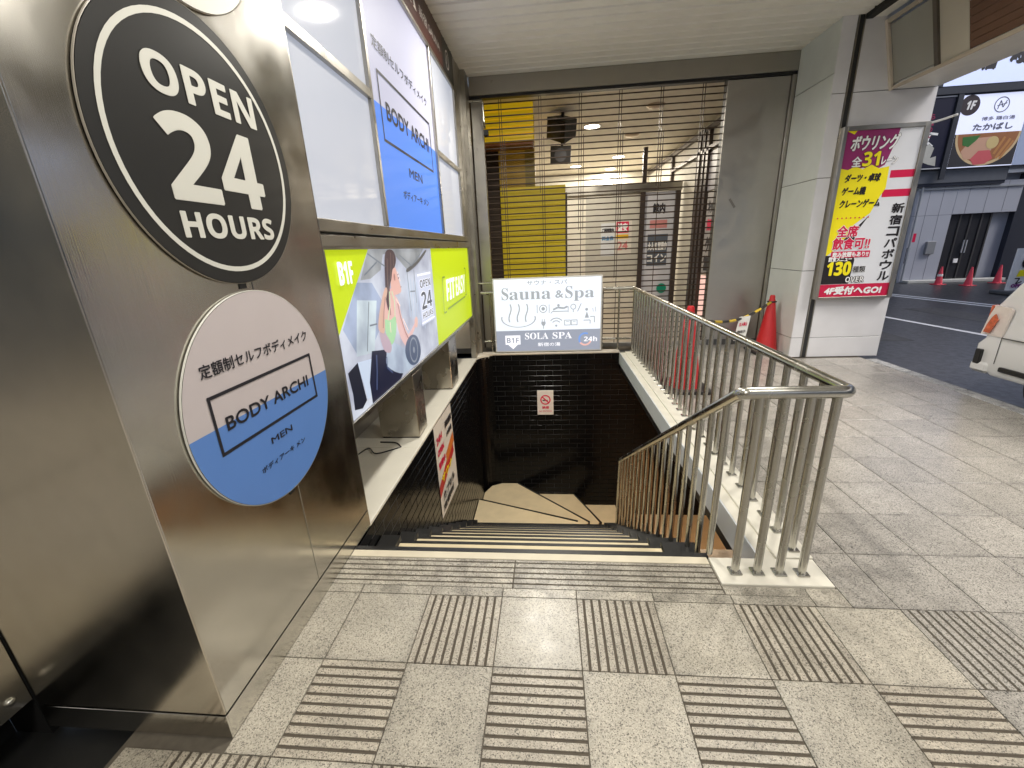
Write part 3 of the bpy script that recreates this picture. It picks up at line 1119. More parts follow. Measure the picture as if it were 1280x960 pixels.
text('lettering', sansb('FIT'), FA, 5.14, 1.17, .46, .25, WE, .014, ad, bold=.004, slant=.15)
text('lettering', sansb('EASY'), FA, 5.68, 1.17, .64, .25, WE, .014, ad, slant=.15)
flat('bracket_print', stroke([(5.12, 1.46), (5.0, 1.46), (4.95, 1.05), (5.07, 1.05)], .02) + stroke([(6.35, 1.50), (6.45, 1.50), (6.42, 1.12), (6.32, 1.12)], .02), E('ad_olive', (.25, .38, .02), .6), FA, .014, ad)
flat('underline', stroke([(5.15, 1.07), (6.3, 1.10)], .022), MATS['ad_olive'], FA, .014, ad)

# ledge and steel boxes on it
led = empty('stone_ledge', (-1.6, 4.6, 0), 'cream stone ledge along the left edge of the stairwell', 'ledge')
yy = 2.345
while yy < 6.8:
    y2 = min(yy + 1.15, 6.86)
    quick('ledge_slab', STONE, led, (-1.955, -1.255, yy + .001, y2 - .001, -.06, .0), bev=.002)
    yy += 1.15
quick('ledge_edge', mat('ledge_edge', (.75, .73, .66), .4), led, (-1.2545, -1.243, 2.345, 7.05, -.022, .003), bev=.002)
quick('ledge_backplate', STEEL_F, led, (-1.957, -1.945, 2.345, 6.86, .002, .12), bev=.001)


def steelbox(y0, y1, h, label):
    o = empty('steel_pedestal', (-1.49, (y0 + y1) / 2, 0), label, 'pedestal', 'steel pedestals carrying the lightbox')
    quick('body', STEEL_X, o, (-1.685, -1.295, y0, y1, .012, h), bev=.006)
    quick('foot', BLACK, o, (-1.675, -1.305, y0 + .01, y1 - .01, .001, .012))
    quick('top_cap', STEEL_F, o, (-1.69, -1.29, y0 - .005, y1 + .005, h, h + .018), bev=.003)
    return o


steelbox(3.70, 3.98, .655, 'nearer steel pedestal on the ledge under the fitness lightbox')
steelbox(5.20, 5.62, .655, 'farther steel pedestal on the ledge under the lime end of the lightbox')
def curve3(q, n=5):
    out = []
    q = [q[0]] + list(q) + [q[-1]]
    for i in range(1, len(q) - 2):
        for j in range(n):
            t = j / n
            out.append(tuple(.5 * (2 * b + (c - a) * t + (2 * a - 5 * b + 4 * c - d) * t * t + (3 * b - a - 3 * c + d) * t ** 3) for a, b, c, d in zip(q[i - 1], q[i], q[i + 1], q[i + 2])))
    return out + [q[-1]]


pz = tag(build(MB().tube(curve3([(-1.42, 3.50, .004), (-1.60, 3.35, .012), (-1.72, 3.45, .015), (-1.80, 3.25, .01), (-1.93, 3.1, .02), (-1.94, 3.0, .2)]), .006, 8).tube(
    curve3([(-1.42, 3.50, .004), (-1.50, 3.58, .01), (-1.66, 3.60, .008)]), .006, 8), 'power_cable', BLACK, smooth=True), 'black power cable lying on the ledge before the nearer pedestal', 'cable')

# ================================================================ STAIRS
st = empty('staircase', (0, 2.1, 0), 'beige stairs with black nosings going down between black tiled walls', 'stairs')
R_, TR, YS = .23, .34, 2.122
N = 10
for k in range(1, N + 1):
    z = -R_ * k
    y0, y1 = YS + TR * (k - 1), YS + TR * k
    if k < N:
        quick('tread', TREAD, st, (-1.095, .735, y0 + .001, y1 - .024, z - .03, z), bev=.002)
        quick('nosing', NOSE, st, (-1.095, .735, y1 - .023, y1 + .004, z - .045, z + .002), bev=.002)
        quick('skirting', NOSE, st, (-1.236, -1.099, y0, y1 + .02, z - R_, z + .035), bev=.003)
        quick('stringer', NOSE, st, (.739, .965, y0, y1 + .02, z - R_ - .1, z + .02), bev=.003)
        quick('riser', MATS['tread_vinyl'], st, (-1.095, .735, y0 - .012, y0 - .001, z + .001, z + R_ - .046))
    quick('step_mass', BLACK, st, (-1.236, .96, y0, y1, -4.2, z - .035))
zA = -R_ * N
quick('stringer', NOSE, st, (.739, .965, YS + TR * 9 - .3, 5.25, zA - .3, zA + .02))


def slabpoly(name, pts, z, m=TREAD, th=.035):
    m_ = MB()
    m_.prism(pts, z - th, z)
    if m is TREAD:
        m2 = MB()
        m2.prism(pts, z - 1.6, z - th - .001)
        build(m2, 'winder_base', BLACK, st)
    return build(m_, name, m, st)


yA = YS + TR * 9
slabpoly('winder_tread', [(-1.236, yA), (.735, yA), (.735, 5.40), (.36, 5.556), (-1.236, 6.13)], zA)
slabpoly('winder_tread', [(.40, 5.60), (.58, 5.86), (-.64, 7.03), (-.95, 7.03), (-1.13, 6.93), (-1.236, 6.70), (-1.236, 6.18)], zA - .23)
slabpoly('winder_tread', [(.60, 5.90), (.80, 6.18), (.42, 7.03), (-.60, 7.03)], zA - .46)
slabpoly('winder_tread', [(.84, 6.20), (1.20, 6.20), (1.20, 7.03), (.46, 7.03)], zA - .69)


def nose(p0, p1, z):
    dx, dy = p1[0] - p0[0], p1[1] - p0[1]
    l = math.hypot(dx, dy)
    nx, ny = -dy / l * .015, dx / l * .015
    m_ = MB()
    m_.prism([(p0[0] + nx, p0[1] + ny), (p0[0] - nx, p0[1] - ny), (p1[0] - nx, p1[1] - ny), (p1[0] + nx, p1[1] + ny)], z - .23, z + .004)
    return build(m_, 'nosing', NOSE, st)


nose((-1.23, 6.135), (.39, 5.57), zA)
nose((-.64, 7.03), (.60, 5.87), zA - .23)
nose((.42, 7.03), (.83, 6.17), zA - .46)

# lower flight area turning right
low = empty('lower_floor', (2.2, 5, -3.15), kind='structure')
quick('floor_sheet', mat('lower_vinyl', (.62, .50, .34), .45), low, (.97, 4.2, 2.4, 7.05, -3.25, -3.20))
quick('side_wall', mat('lower_wall', (.50, .36, .24), .6), low, (4.2, 4.3, 2.3, 7.1, -3.3, -.2))
quick('near_wall', MATS['lower_wall'], low, (.97, 4.3, 2.25, 2.4, -3.3, -.2))
quick('stair_bottom', BLACK, low, (-1.4, 4.3, 1.9, 7.3, -4.5, -4.2))
quick('lower_ceiling', BLACK, low, (1.30, 4.25, 2.3, 7.1, -.30, -.20))
wl = empty('wall_lamp', (2.5, 5.2, -.34), 'warm lamp under the slab lighting the lower flight', 'lamp')
m_ = MB()
m_.lathe([(.001, -.05), (.09, -.05), (.10, -.04), (.10, .03)], (2.5, 5.0, -.34), 20)
build(m_, 'lamp_shade', mat('warm_glow', (.9, .6, .3), .4, emit=2.5, ecol=(1, .60, .28)), wl, True)
al = bpy.data.lights.new('lamp_light', 'POINT')
al.energy = 95
al.color = (1, .64, .36)
al.shadow_soft_size = .1
ao = bpy.data.objects.new('lamp_light', al)
COL.objects.link(ao)
ao.parent = wl
ao.location = (0, -.2, -.25)

# tiled walls of the stairwell


def brick_obj(me_cache, sx, sz, th=.012, bev=.003):
    key = (round(sx, 3), round(sz, 3))
    if key not in me_cache:
        m_ = MB()
        m_.box(-sx / 2, sx / 2, 0, th, -sz / 2, sz / 2, bev=bev)
        # only the front half of the chamfers matters; keep it cheap
        me = bpy.data.meshes.new('wall_tile')
        me.from_pydata(m_.v, [], m_.f)
        me.materials.append(BLKTILE)
        me_cache[key] = me
    return me_cache[key]


cache = {}
BW_, BH_ = .285, .0935
bwall = empty('tiled_wall', (0, 7.06, 0), 'black tiled far wall of the stairwell under the sauna sign', 'wall')
quick('backing', BLKGROUT, bwall, (-1.24, 4.3, 7.056, 7.20, -4.2, -.006))
mbr = MB()
cnt = 0
row = 0
z = -.012
while z > -3.2:
    x = -1.235 + (0 if row % 2 == 0 else -BW_ / 2)
    zc = z - BH_ / 2
    xmax = 1.25 if zc > -.25 else 4.2
    while x < xmax:
        a, b = max(x, -1.235), min(x + BW_, xmax)
        if b - a > .04:
            if cnt < 300 and a < 1.25:
                o = link('wall_tile', brick_obj(cache, b - a - .006, BH_ - .006), bwall, ((a + b) / 2, 7.044 - 7.06 + random.uniform(-.0012, .0012), zc))
                o.rotation_euler = (random.uniform(-.012, .012), 0, random.uniform(-.010, .010))
                cnt += 1
            else:
                mbr.box(a + .003, b - .003, 7.044, 7.056, zc - BH_ / 2 + .003, zc + BH_ / 2 - .003)
        x += BW_
    z -= BH_
    row += 1
tag(build(mbr, 'lower_tiles', BLKTILE, bwall), kind='stuff')
quick('top_rim', mat('pale_rim', (.62, .56, .48), .4), bwall, (-1.24, 1.18, 7.04, 7.20, -.004, .022), bev=.003)

lwall = empty('tiled_wall', (-1.25, 4.5, 0), 'black tiled left wall of the stairwell below the stone ledge', 'wall')
quick('backing', BLKGROUT, lwall, (-1.40, -1.256, 2.09, 7.2, -4.2, -.062), (-1.40, -1.246, 2.34, 2.9, -.4, -.062))
cache2 = {}
tiles = []
row = 0
z = -.026
while z > -2.9:
    zc = z - BH_ / 2
    yfar = 6.75
    y = 2.12 + (0 if row % 2 == 0 else -BW_ / 2)
    while y < yfar:
        a, b = max(y, 2.12), min(y + BW_, yfar)
        ystair = YS + (-zc) * TR / R_ - .5
        if b - a > .03 and b > ystair:
            tiles.append((math.dist(((a + b) / 2, zc, -1.25), (0, 1.75, 0)), a, b, zc))
        y += BW_
    z -= BH_
    row += 1
tiles.sort()
mbr = MB()
for i, (_, a, b, zc) in enumerate(tiles):
    if i < 300:
        key = round(b - a, 3)
        if key not in cache2:
            m_ = MB()
            m_.box(0, .012, -(b - a) / 2 + .003, (b - a) / 2 - .003, -BH_ / 2 + .003, BH_ / 2 - .003, bev=.003)
            me = bpy.data.meshes.new('wall_tile')
            me.from_pydata(m_.v, [], m_.f)
            me.materials.append(BLKTILE)
            cache2[key] = me
        o = link('wall_tile', cache2[key], lwall, (-1.256 + 1.25 + random.uniform(-.001, .001), (a + b) / 2 - 4.5, zc))
        o.rotation_euler = (0, random.uniform(-.012, .012), random.uniform(-.008, .008))
    else:
        mbr.box(-1.256, -1.244, a + .003, b - .003, zc - BH_ / 2 + .003, zc + BH_ / 2 - .003)
# rounded corner between left and far wall
for r in range(31):
    zc = -.026 - BH_ * (r + .5)
    nseg = 6
    cx, cyy, rr = -1.0, 6.80, .244
    for s_ in range(nseg):
        if (s_ + r) % 2:
            pass
        t0, t1 = math.pi - s_ * (math.pi / 2) / nseg, math.pi - (s_ + 1) * (math.pi / 2) / nseg
        t0 -= .012
        t1 += .012
        p_ = [(cx + q * math.cos(t), cyy + q * math.sin(t)) for q, t in ((rr, t0), (rr, t1), (rr + .02, t1), (rr + .02, t0))]
        mbr.prism(p_[::-1], zc - BH_ / 2 + .003, zc + BH_ / 2 - .003)
tag(build(mbr, 'far_tiles', BLKTILE, lwall), kind='stuff')
m_ = MB()
pts = [(-1.0 + .262 * math.cos(t), 6.80 + .262 * math.sin(t)) for t in [math.pi - i * math.pi / 2 / 8 for i in range(9)]] + [(-1.24, 7.04)]
m_.prism(pts[::-1], -4, -.07)
build(m_, 'corner_backing', BLKGROUT, lwall)
m_ = MB()
pts = [(-1.0 + .25 * math.cos(t), 6.80 + .25 * math.sin(t)) for t in [math.pi - i * math.pi / 2 / 8 for i in range(9)]] + [(-1.0, 7.2), (-1.26, 7.2), (-1.26, 6.8)]
m_.prism(pts, -.06, .003)
build(m_, 'corner_slab', STONE, led)

# right side wall of the stairwell (short lip under the curb) and curb stones
cb = empty('curb', (1.3, 4.5, 0), 'white stone curb along the right edge of the stairwell under the long railing', 'curb')
quick('white_fascia', FASC, cb, (1.172, 1.184, 2.085, 7.04, -.188, .006), bev=.002)
yy = 2.075
while yy < 7.0:
    y2 = min(yy + .99, 7.04)
    quick('curb_stone', STONE, cb, (1.185, 1.262, yy + .001, y2 - .001, -.19, .004), bev=.002)
    quick('curb_stone', STONE, cb, (1.262, 1.462, yy + .001, y2 - .001, -.19, .020), bev=.003)
    yy += .99
quick('curb_core', BLACK, cb, (1.20, 1.46, 2.09, 7.03, -.30, -.192))
cf = empty('front_curb', (1.2, 1.97, 0), 'cream stone slab at the near end of the railing', 'curb')
quick('curb_stone', STONE, cf, (.892, 1.458, 1.872, 2.072, -.2, .012), bev=.003)
quick('end_face', mat('end_wall', (.55, .42, .30), .6), cf, (.968, 1.46, 2.073, 2.085, -3.2, -.19))

# ================================================================ RAILING
ral = empty('railing', (1.38, 4, 0), 'long steel railing with round bars around the stairwell', 'railing')
HR = .030


def arc(p0, p1, p2, r=.05, n=5):
    p0, p1, p2 = Vector(p0), Vector(p1), Vector(p2)
    a = p1 + (p0 - p1).normalized() * r
    b = p1 + (p2 - p1).normalized() * r
    return [tuple((a * (1 - t) ** 2 + p1 * 2 * t * (1 - t) + b * t * t)) for t in [i / n for i in range(n + 1)]]


XL, XI = 1.395, .905
path = [(-1.15, 7.17, 1.05)] + arc((-1.15, 7.17, 1.05), (XL, 7.17, 1.05), (XL, 2, 1.05), .04) + \
    arc((XL, 7.17, 1.05), (XL, 1.965, 1.05), (XI, 1.965, 1.05), .045) + \
    arc((XL, 1.965, 1.05), (XI, 1.965, 1.05), (XI, 5.04, -.96), .03) + \
    arc((XI, 1.965, 1.05), (XI, 5.02, -.95), (XI, 5.06, -2.3), .05) + [(XI, 5.07, -2.28)]
build(MB().tube(path, HR, 16), 'handrail', STEEL_R, ral, True)


def post(x, y, z0, z1, r=.0195, base=True, name='bar'):
    m_ = MB()
    m_.tube([(x, y, z0), (x, y, z1)], r, 12, caps=False)
    o = build(m_, name, STEEL_R, ral, True)
    if base:
        m_ = MB()
        m_.box(x - .031, x + .031, y - .031, y + .031, z0 - .001, z0 + .010, bev=.003)
        off = Vector(ral.location)
        build(m_, 'bar_foot', STEEL_R, o)
    return o


y = 2.145
while y < 7.1:
    post(1.383, y, .020, 1.04)
    y += .1695
for x in (.992, 1.108, 1.222, 1.338):
    post(x, 1.962, .012, 1.04, .0205)
for k in range(17):
    y = 2.10 + .172 * k
    step = max(0, min(N, int((y - YS) / TR) + 1)) if y > YS else 0
    zt = 1.05 - (y - 1.965) * (2.0 / 3.055) - .01
    post(XI, y, -R_ * step + .02, zt, .0175, base=False)
for k in range(9):
    x = -1.0 + k * .27
    post(x, 7.17, .022, 1.04, .016, base=False)
build(MB().tube([(-1.15, 7.25, .20), (1.40, 7.25, .20)], .018, 10), 'lower_bar', STEEL_R, ral, True)
build(MB().tube([(-1.20, 7.12, 1.215), (-.93, 7.12, 1.215)], .014, 10), 'wall_bracket', STEEL_R, ral, True)

# ================================================================ SAUNA SIGN
sg = empty('lightbox_sign', (0, 7.12, .02), 'white backlit Sauna & Spa sign on the far rim of the stairwell', 'sign')
SX0, SX1, SZ0, SZ1 = -.937, .875, .035, 1.285
quick('cabinet', P('sign_case', (.6, .6, .6)), sg, (SX0, SX1, 7.085, 7.145, SZ0, SZ1), bev=.004)
FN = Frame((0, 7.085, 0), (1, 0, 0), (0, 0, 1))
SW = E('sauna_white', (.86, .92, 1.0), .92)
flat('lit_face', rect(SX0 + .025, .41, SX1 - .025, SZ1 - .02), SW, FN, .002, sg)
flat('grey_band', rect(SX0 + .025, SZ0 + .02, SX1 - .025, .41), E('sauna_band', (.34, .37, .46), .85), FN, .002, sg)
GI = E('sauna_grey', (.42, .45, .50), .75)
text('lettering', 'サウナ・スパ', FN, -.36, 1.165, .66, .07, GI, .004, sg, bold=.0015)
for s_, a, wd, b, ht in (('S', -.79, .115, .93, .2), ('auna', -.66, .69, .93, .135), ('S', .27, .12, .93, .2), ('pa', .41, .33, .885, .17)):
    text('lettering', serif(s_), FN, a, b, wd, ht, GI, .004, sg, res=3)
text('lettering', '&', FN, .105, .945, .13, .12, GI, .004, sg, bold=.003)
# hot spring mark
mb = MB()
for k in range(3):
    bx = -.66 + .14 * k
    pts = [(bx + .022 * math.sin(t * 5.4 + .3), .86 - .30 * t) for t in [i / 10 for i in range(11)]]
    for q in stroke(pts, .020):
        mb.add([FN.p(a, b, .004) for a, b in q], [(0, 1, 2, 3)])
for q in ringp(-.52, .62, .275, .295, 30, t0=math.pi * .93, t1=math.pi * 2.07, sq=.52):
    mb.add([FN.p(a, b, .0045) for a, b in q], [(0, 1, 2, 3)])
build(mb, 'hot_spring_mark', GI, sg)


def icon(polys):
    flat('pictogram', polys, GI, FN, .004, sg)


cx, cz = -.10, .77   # plate with fork and knife
icon(ringp(cx, cz, .055, .068, 24) + ringp(cx, cz, .0, .03, 16) + stroke([(cx - .10, cz + .07), (cx - .10, cz - .07)], .012) + stroke([(cx + .10, cz + .07), (cx + .10, cz - .07)], .012))
cx = .185            # lying person on a bed
icon(stroke([(cx - .13, cz - .05), (cx + .12, cz - .05)], .014) + stroke([(cx - .12, cz - .02), (cx - .04, cz + .015), (cx + .06, cz), (cx + .12, cz + .03)], .03) + [circ(cx - .03, cz + .05, .022, 12)] + stroke([(cx + .13, cz + .03), (cx + .13, cz - .07)], .013) + stroke([(cx - .13, cz - .05), (cx - .16, cz - .08)], .012))
cx = .44             # mirror and comb
icon(ringp(cx - .04, cz + .02, .035, .048, 20) + stroke([(cx - .04, cz - .03), (cx - .04, cz - .07)], .014) + stroke([(cx + .03, cz - .06), (cx + .09, cz + .07)], .014))
cx, cz = -.10, .525  # plug
icon([rect(cx - .035, cz - .01, cx + .035, cz + .03), [(cx - .035, cz - .01), (cx + .035, cz - .01), (cx, cz - .06)]] + stroke([(cx - .02, cz + .03), (cx - .02, cz + .07)], .012) + stroke([(cx + .02, cz + .03), (cx + .02, cz + .07)], .012) + stroke([(cx, cz - .05), (cx, cz - .09)], .012))
cx = .115            # wifi
icon(ringp(cx, cz - .04, .115, .13, 16, math.pi * .22, math.pi * .78) + ringp(cx, cz - .04, .07, .085, 14, math.pi * .22, math.pi * .78) + [circ(cx, cz - .045, .018, 12)])
cx = .36             # open book
icon(outline(cx - .11, cz - .045, cx - .003, cz + .05, .012) + outline(cx + .003, cz - .045, cx + .11, cz + .05, .012) + stroke([(cx - .08, cz + .02), (cx - .03, cz + .02)], .008) + stroke([(cx + .03, cz + .02), (cx + .08, cz + .02)], .008))
cx, cz = .68, .60    # person at a desk with steam
icon([circ(cx - .06, cz + .14, .024, 12), [(cx - .09, cz), (cx - .02, cz), (cx - .055, cz + .11)]] + stroke([(cx - .11, cz - .04), (cx, cz - .04), (cx, cz - .1)], .014) + stroke([(cx, cz + .02), (cx + .07, cz + .02), (cx + .07, cz - .08)], .014) + stroke([(cx + .05, cz + .10), (cx + .04, cz + .16)], .009) + stroke([(cx + .09, cz + .10), (cx + .08, cz + .18)], .009))
WT = E('sauna_text', (.95, .95, 1.0), 1.0)
text('lettering', serif('SOLA'), FN, -.42, .255, .40, .115, WT, .004, sg)
text('lettering', serif('SPA'), FN, .05, .255, .33, .115, WT, .004, sg)
text('lettering', '新宿の湯', FN, -.20, .13, .38, .065, WT, .004, sg, bold=.001)
flat('arrow_mark', [(-.76, .33), (-.50, .33), (-.50, .17), (-.545, .17), (-.63, .09), (-.715, .17), (-.76, .17)], WT, FN, .004, sg)
text('lettering', sansb('B1F'), FN, -.735, .20, .21, .09, MATS['sauna_band'], .006, sg)
flat('clock_ring', ringp(.60, .24, .085, .115, 26, math.pi * .35, math.pi * 1.9), E('sauna_blue', (.2, .35, .75), .9), FN, .004, sg)
flat('clock_ring', ringp(.60, .24, .085, .115, 12, math.pi * 1.2, math.pi * 1.9), E('sauna_pink', (.85, .5, .45), .9), FN, .005, sg)
text('lettering', sansb('24h'), FN, .58, .20, .22, .085, WT, .006, sg)

# ================================================================ FAR FRONT: header beam, grille, steel panel
hb = empty('header_beam', (1.2, 7.45, 4.1), 'long dark steel header beam above the rolling grille', 'beam')
quick('beam_face', STEEL_B, hb, (-1.175, 3.60, 7.40, 7.46, 4.005, 4.245), bev=.004)
quick('beam_core', BLACK, hb, (-1.175, 3.60, 7.462, 7.62, 3.99, 4.5))
quick('beam_lip', BLACK, hb, (-1.175, 3.60, 7.43, 7.46, 3.965, 4.004))
gj = empty('grille_jamb', (-1.05, 7.45, 0), 'steel jamb pipe at the left edge of the rolling grille', 'post')
quick('guide_rail', STEEL_F, gj, (-1.16, -.985, 7.44, 7.52, .002, 3.964), bev=.004)
build(MB().tube([(-1.17, 7.30, 3.90), (-1.02, 7.30, 3.90)] + arc((-1.02, 7.30, 3.9), (-.96, 7.30, 3.90), (-.955, 7.30, 3.5), .03) + [(-.955, 7.30, 3.62), (-.955, 7.38, 3.55)], .016, 10), 'bent_pipe', STEEL_R, gj, True)
quick('key_switch', BLACK, gj, (-.975, -.90, 7.33, 7.40, 3.44, 3.52), bev=.006)

gr = empty('rolling_grille', (.8, 7.5, 0), 'closed rolling grille of thin dark bars across the arcade entrance', 'grille')
RODM = mat('grille_bar', (.05, .032, .022), .45, metal=.4)
m_ = MB()
m_.tube([(-.98 - .8, 0, 0), (2.66 - .8, 0, 0)], .0098, 6)
me_r = bpy.data.meshes.new('grille_bar')
me_r.from_pydata(m_.v, [], m_.f)
me_r.materials.append(RODM)
zz = .06
while zz < 3.96:
    link('grille_bar', me_r, gr, (0, random.uniform(-.003, .003), zz + random.uniform(-.002, .002)))
    zz += .0895
for i, x in enumerate((-.70, -.079, .541, 1.146, 1.759, 2.365)):
    for dx in (-.035, 0, .035):
        h0 = .05 if dx == 0 else random.choice((1.2, 2.0, 2.6))
        m_ = MB()
        m_.box(x + dx - .004, x + dx + .004, 7.49, 7.51, h0 if dx else .05, 3.96 if dx <= 0 else 3.4)
        build(m_, 'grille_link', RODM, gr)
quick('bottom_rail', STEEL_S, gr, (-.98, 2.66, 7.48, 7.53, .004, .075), bev=.003)

spn = empty('steel_side_panel', (3.1, 7.5, 0), 'wide plain grey steel panel right of the rolling grille', 'panel')
quick('panel_face', STEEL_S, spn, (2.665, 3.54, 7.45, 7.475, .10, 3.96), bev=.003)
quick('panel_base', mat('panel_base', (.10, .10, .10), .5, metal=.5), spn, (2.665, 3.54, 7.455, 7.475, .002, .098))
quick('edge_channel', STEEL_B, spn, (3.545, 3.60, 7.41, 7.475, .002, 3.96), bev=.003)
quick('panel_back', BLACK, spn, (2.665, 3.60, 7.477, 7.6, .002, 4.4))
flat('dent_mark', stroke([(2.86, 2.35), (2.95, 2.22)], .035), mat('scratch', (.15, .14, .13), .6), Frame((0, 7.45, 0), (1, 0, 0), (0, 0, 1)), .0012, spn)

# ================================================================ WHITE PANELLED COLUMN
wc = empty('white_column', (4.2, 6.9, 0), 'large white panelled column between the grille and the street', 'column')
quick('core', BLACK, wc, (3.618, 4.83, 6.52, 8.6, 0, 4.5))
XC = 3.60
zs = [.0, .16, 1.30, 3.68 if False else 2.45, 3.62, 4.26]
zs = [.002, .30, 1.27, 2.47, 3.67, 4.46]
for a, b in zip(zs, zs[1:]):
    quick('cladding_panel', WHITEP, wc, (XC, XC + .016, 6.515, 7.40, a + .004, b - .004), bev=.0015)
zs2 = [.002, .30, 3.46 + .01, 4.46]
zs2 = [.002, .30, 1.27, 3.46, 4.46]
for a, b in zip([.002, .30, 1.27, 2.47, 3.44], [.30, 1.27, 2.47, 3.44, 4.46]):
    quick('cladding_panel', WHITEP2, wc, (XC + .001, 3.765, 6.496, 6.512, a + .004, b - .004), bev=.0015)
for a, b in zip([.002, .30, 3.44], [.30, 3.44, 4.46]):
    quick('cladding_panel', WHITEP2, wc, (3.855, 4.836, 6.496, 6.512, a + .004, b - .004), bev=.0015)
quick('joint_strip', mat('joint_rubber', (.02, .02, .02), .5), wc, (3.785, 3.835, 6.49, 6.515, .002, 4.46))
quick('joint_edge', STEEL_F, wc, (3.768, 3.784, 6.488, 6.515, .002, 4.46), (3.836, 3.852, 6.488, 6.515, .002, 4.46))
quick('cladding_panel', WHITEP2, wc, (4.836, 4.85, 6.50, 8.6, .002, 3.44), bev=.0015)
quick('cladding_panel', WHITEP2, wc, (4.836, 4.85, 6.50, 8.6, 3.45, 4.46), bev=.0015)

# bowling poster in a steel frame
bp = empty('poster_sign', (4.25, 6.42, .9), 'tall bowling alley poster in a steel frame on the white column', 'sign')
PX0, PX1, PZ0, PZ1 = 3.78, 4.80, .87, 3.045
quick('case', STEEL_F, bp, (PX0, PX1, 6.425, 6.492, PZ0, PZ1), bev=.004)
for nm, bx in (('frame_bar', (PX0, PX0 + .045, 6.405, 6.4245, PZ0, PZ1)), ('frame_bar', (PX1 - .06, PX1, 6.405, 6.4245, PZ0, PZ1)),
               ('frame_bar', (PX0 + .046, PX1 - .061, 6.405, 6.4245, PZ1 - .05, PZ1)), ('frame_bar', (PX0 + .046, PX1 - .061, 6.405, 6.4245, PZ0, PZ0 + .03))):
    quick(nm, STEEL_F, bp, bx, bev=.002)
FPo = Frame((0, 6.4245, 0), (1, 0, 0), (0, 0, 1))
pm = lambda n_, c: mat('poster_' + n_, c, .35, var=.03)
A0, A1, B0, B1 = PX0 + .047, PX1 - .062, PZ0 + .032, PZ1 - .052
flat('poster_sheet', rect(A0, B0, A1, B1), pm('white', (.72, .74, .78)), FPo, .001, bp)
pur = pm('purple', (.28, .02, .13))
yel = pm('yellow', (.90, .78, .01))
blk = pm('black', (.015, .012, .015))
redm = pm('red', (.62, .01, .07))
wht = pm('letter_white', (.85, .85, .85))
flat('purple_print', [(A0, B1), (4.46, B1), (4.44, 2.86), (4.40, 2.72), (4.36, 2.58), (4.25, 2.52), (4.1, 2.56), (A0, 2.50)], pur, FPo, .002, bp)
flat('yellow_print', [(A0, 2.56), (3.92, 2.54), (4.0, 2.58), (4.1, 2.54), (4.2, 2.59), (4.3, 2.54), (4.42, 2.56), (4.43, 2.3), (4.38, 2.2), (4.30, 2.0), (4.12, 1.86), (4.12, 1.7), (A0, 1.45)], yel, FPo, .0026, bp)
flat('yellow_print', [(A0, B1), (3.95, B1), (3.92, 2.95), (3.88, 2.97)], yel, FPo, .003, bp)
flat('black_print', [[(A0, 1.47), (4.0, 1.46), (4.18, 1.50), (4.22, 1.40), (4.20, 1.08), (A0, 1.08)], [(4.02, 1.66), (4.3, 1.98), (4.15, 1.72), (4.2, 1.64)]], blk, FPo, .0032, bp)
flat('red_stripe', [rect(4.45, 2.42, A1, 2.51), rect(4.40, 2.19, A1, 2.28)], redm, FPo, .002, bp)
flat('red_print', rect(A0, B0, A1, 1.075), pm('crimson', (.55, .01, .06)), FPo, .0034, bp)
for m2, off, bd in ((blk, .006, .011), (wht, .0075, .006)):
    text('lettering', 'ボウリング', FPo, 3.90, 2.76, .56, .17, m2, off, bp, bold=bd, slant=.1)
    text('lettering', '全', FPo, 3.95, 2.575, .115, .115, m2, off, bp, bold=bd * .6)
    text('lettering', 'レーン', FPo, 4.31, 2.585, .19, .09, m2, off, bp, bold=bd * .6)
    text('lettering', sansb('130'), FPo, 3.88, 1.20, .31, .18, blk if m2 is blk else yel, off, bp, bold=bd)
for m2, off, bd in ((blk, .006, .008), (yel, .0075, .003)):
    text('lettering', sansb('31'), FPo, 4.08, 2.575, .20, .165, m2, off, bp, bold=bd)
for s_, a, b, wd in (('ダーツ・卓球', 3.90, 2.39, .43), ('ゲーム機', 3.89, 2.235, .29), ('クレーンゲーム', 3.89, 2.08, .50)):
    text('lettering', s_, FPo, a, b, wd, .095, blk, .006, bp, bold=.0045, slant=.1)
flat('dotted_rule', [circ(3.90 + .055 * i, 1.95, .010, 8) for i in range(8)], redm, FPo, .006, bp)
for m2, off, bd in ((wht, .006, .013), (redm, .0075, .0055)):
    text('lettering', '全席', FPo, 3.93, 1.71, .26, .14, m2, off, bp, bold=bd)
    text('lettering', '飲食可!!', FPo, 3.90, 1.545, .47, .15, m2, off, bp, bold=bd)
flat('red_stripe', rect(3.90, 1.435, 4.40, 1.52), redm, FPo, .0055, bp)
text('lettering', '飲み放題もあり!!', FPo, 3.92, 1.445, .46, .065, wht, .007, bp, bold=.003)
text('lettering', '飲食メニュー', FPo, 3.88, 1.385, .30, .065, wht, .007, bp, bold=.003)
text('lettering', '種類', FPo, 4.22, 1.235, .16, .08, wht, .008, bp, bold=.005)
text('lettering', '種類', FPo, 4.22, 1.235, .16, .08, blk, .0085, bp, bold=.002)
text('lettering', sansb('OVER'), FPo, 4.15, 1.10, .24, .075, blk, .006, bp, bold=.008)
text('lettering', sansb('OVER'), FPo, 4.15, 1.10, .24, .075, wht, .0075, bp)
text('lettering', '4F受付へGO!', FPo, 3.90, .935, .74, .105, wht, .006, bp, bold=.007, slant=.1)
vtext('lettering', '新宿コパボウル', FPo, 4.56, 2.12, .155, 1.02, blk, .004, bp, bold=.005)
pa = empty('lamp_arm', (4.8, 6.4, 3.03), 'short white lamp arm sticking out beside the bowling poster', 'lamp')
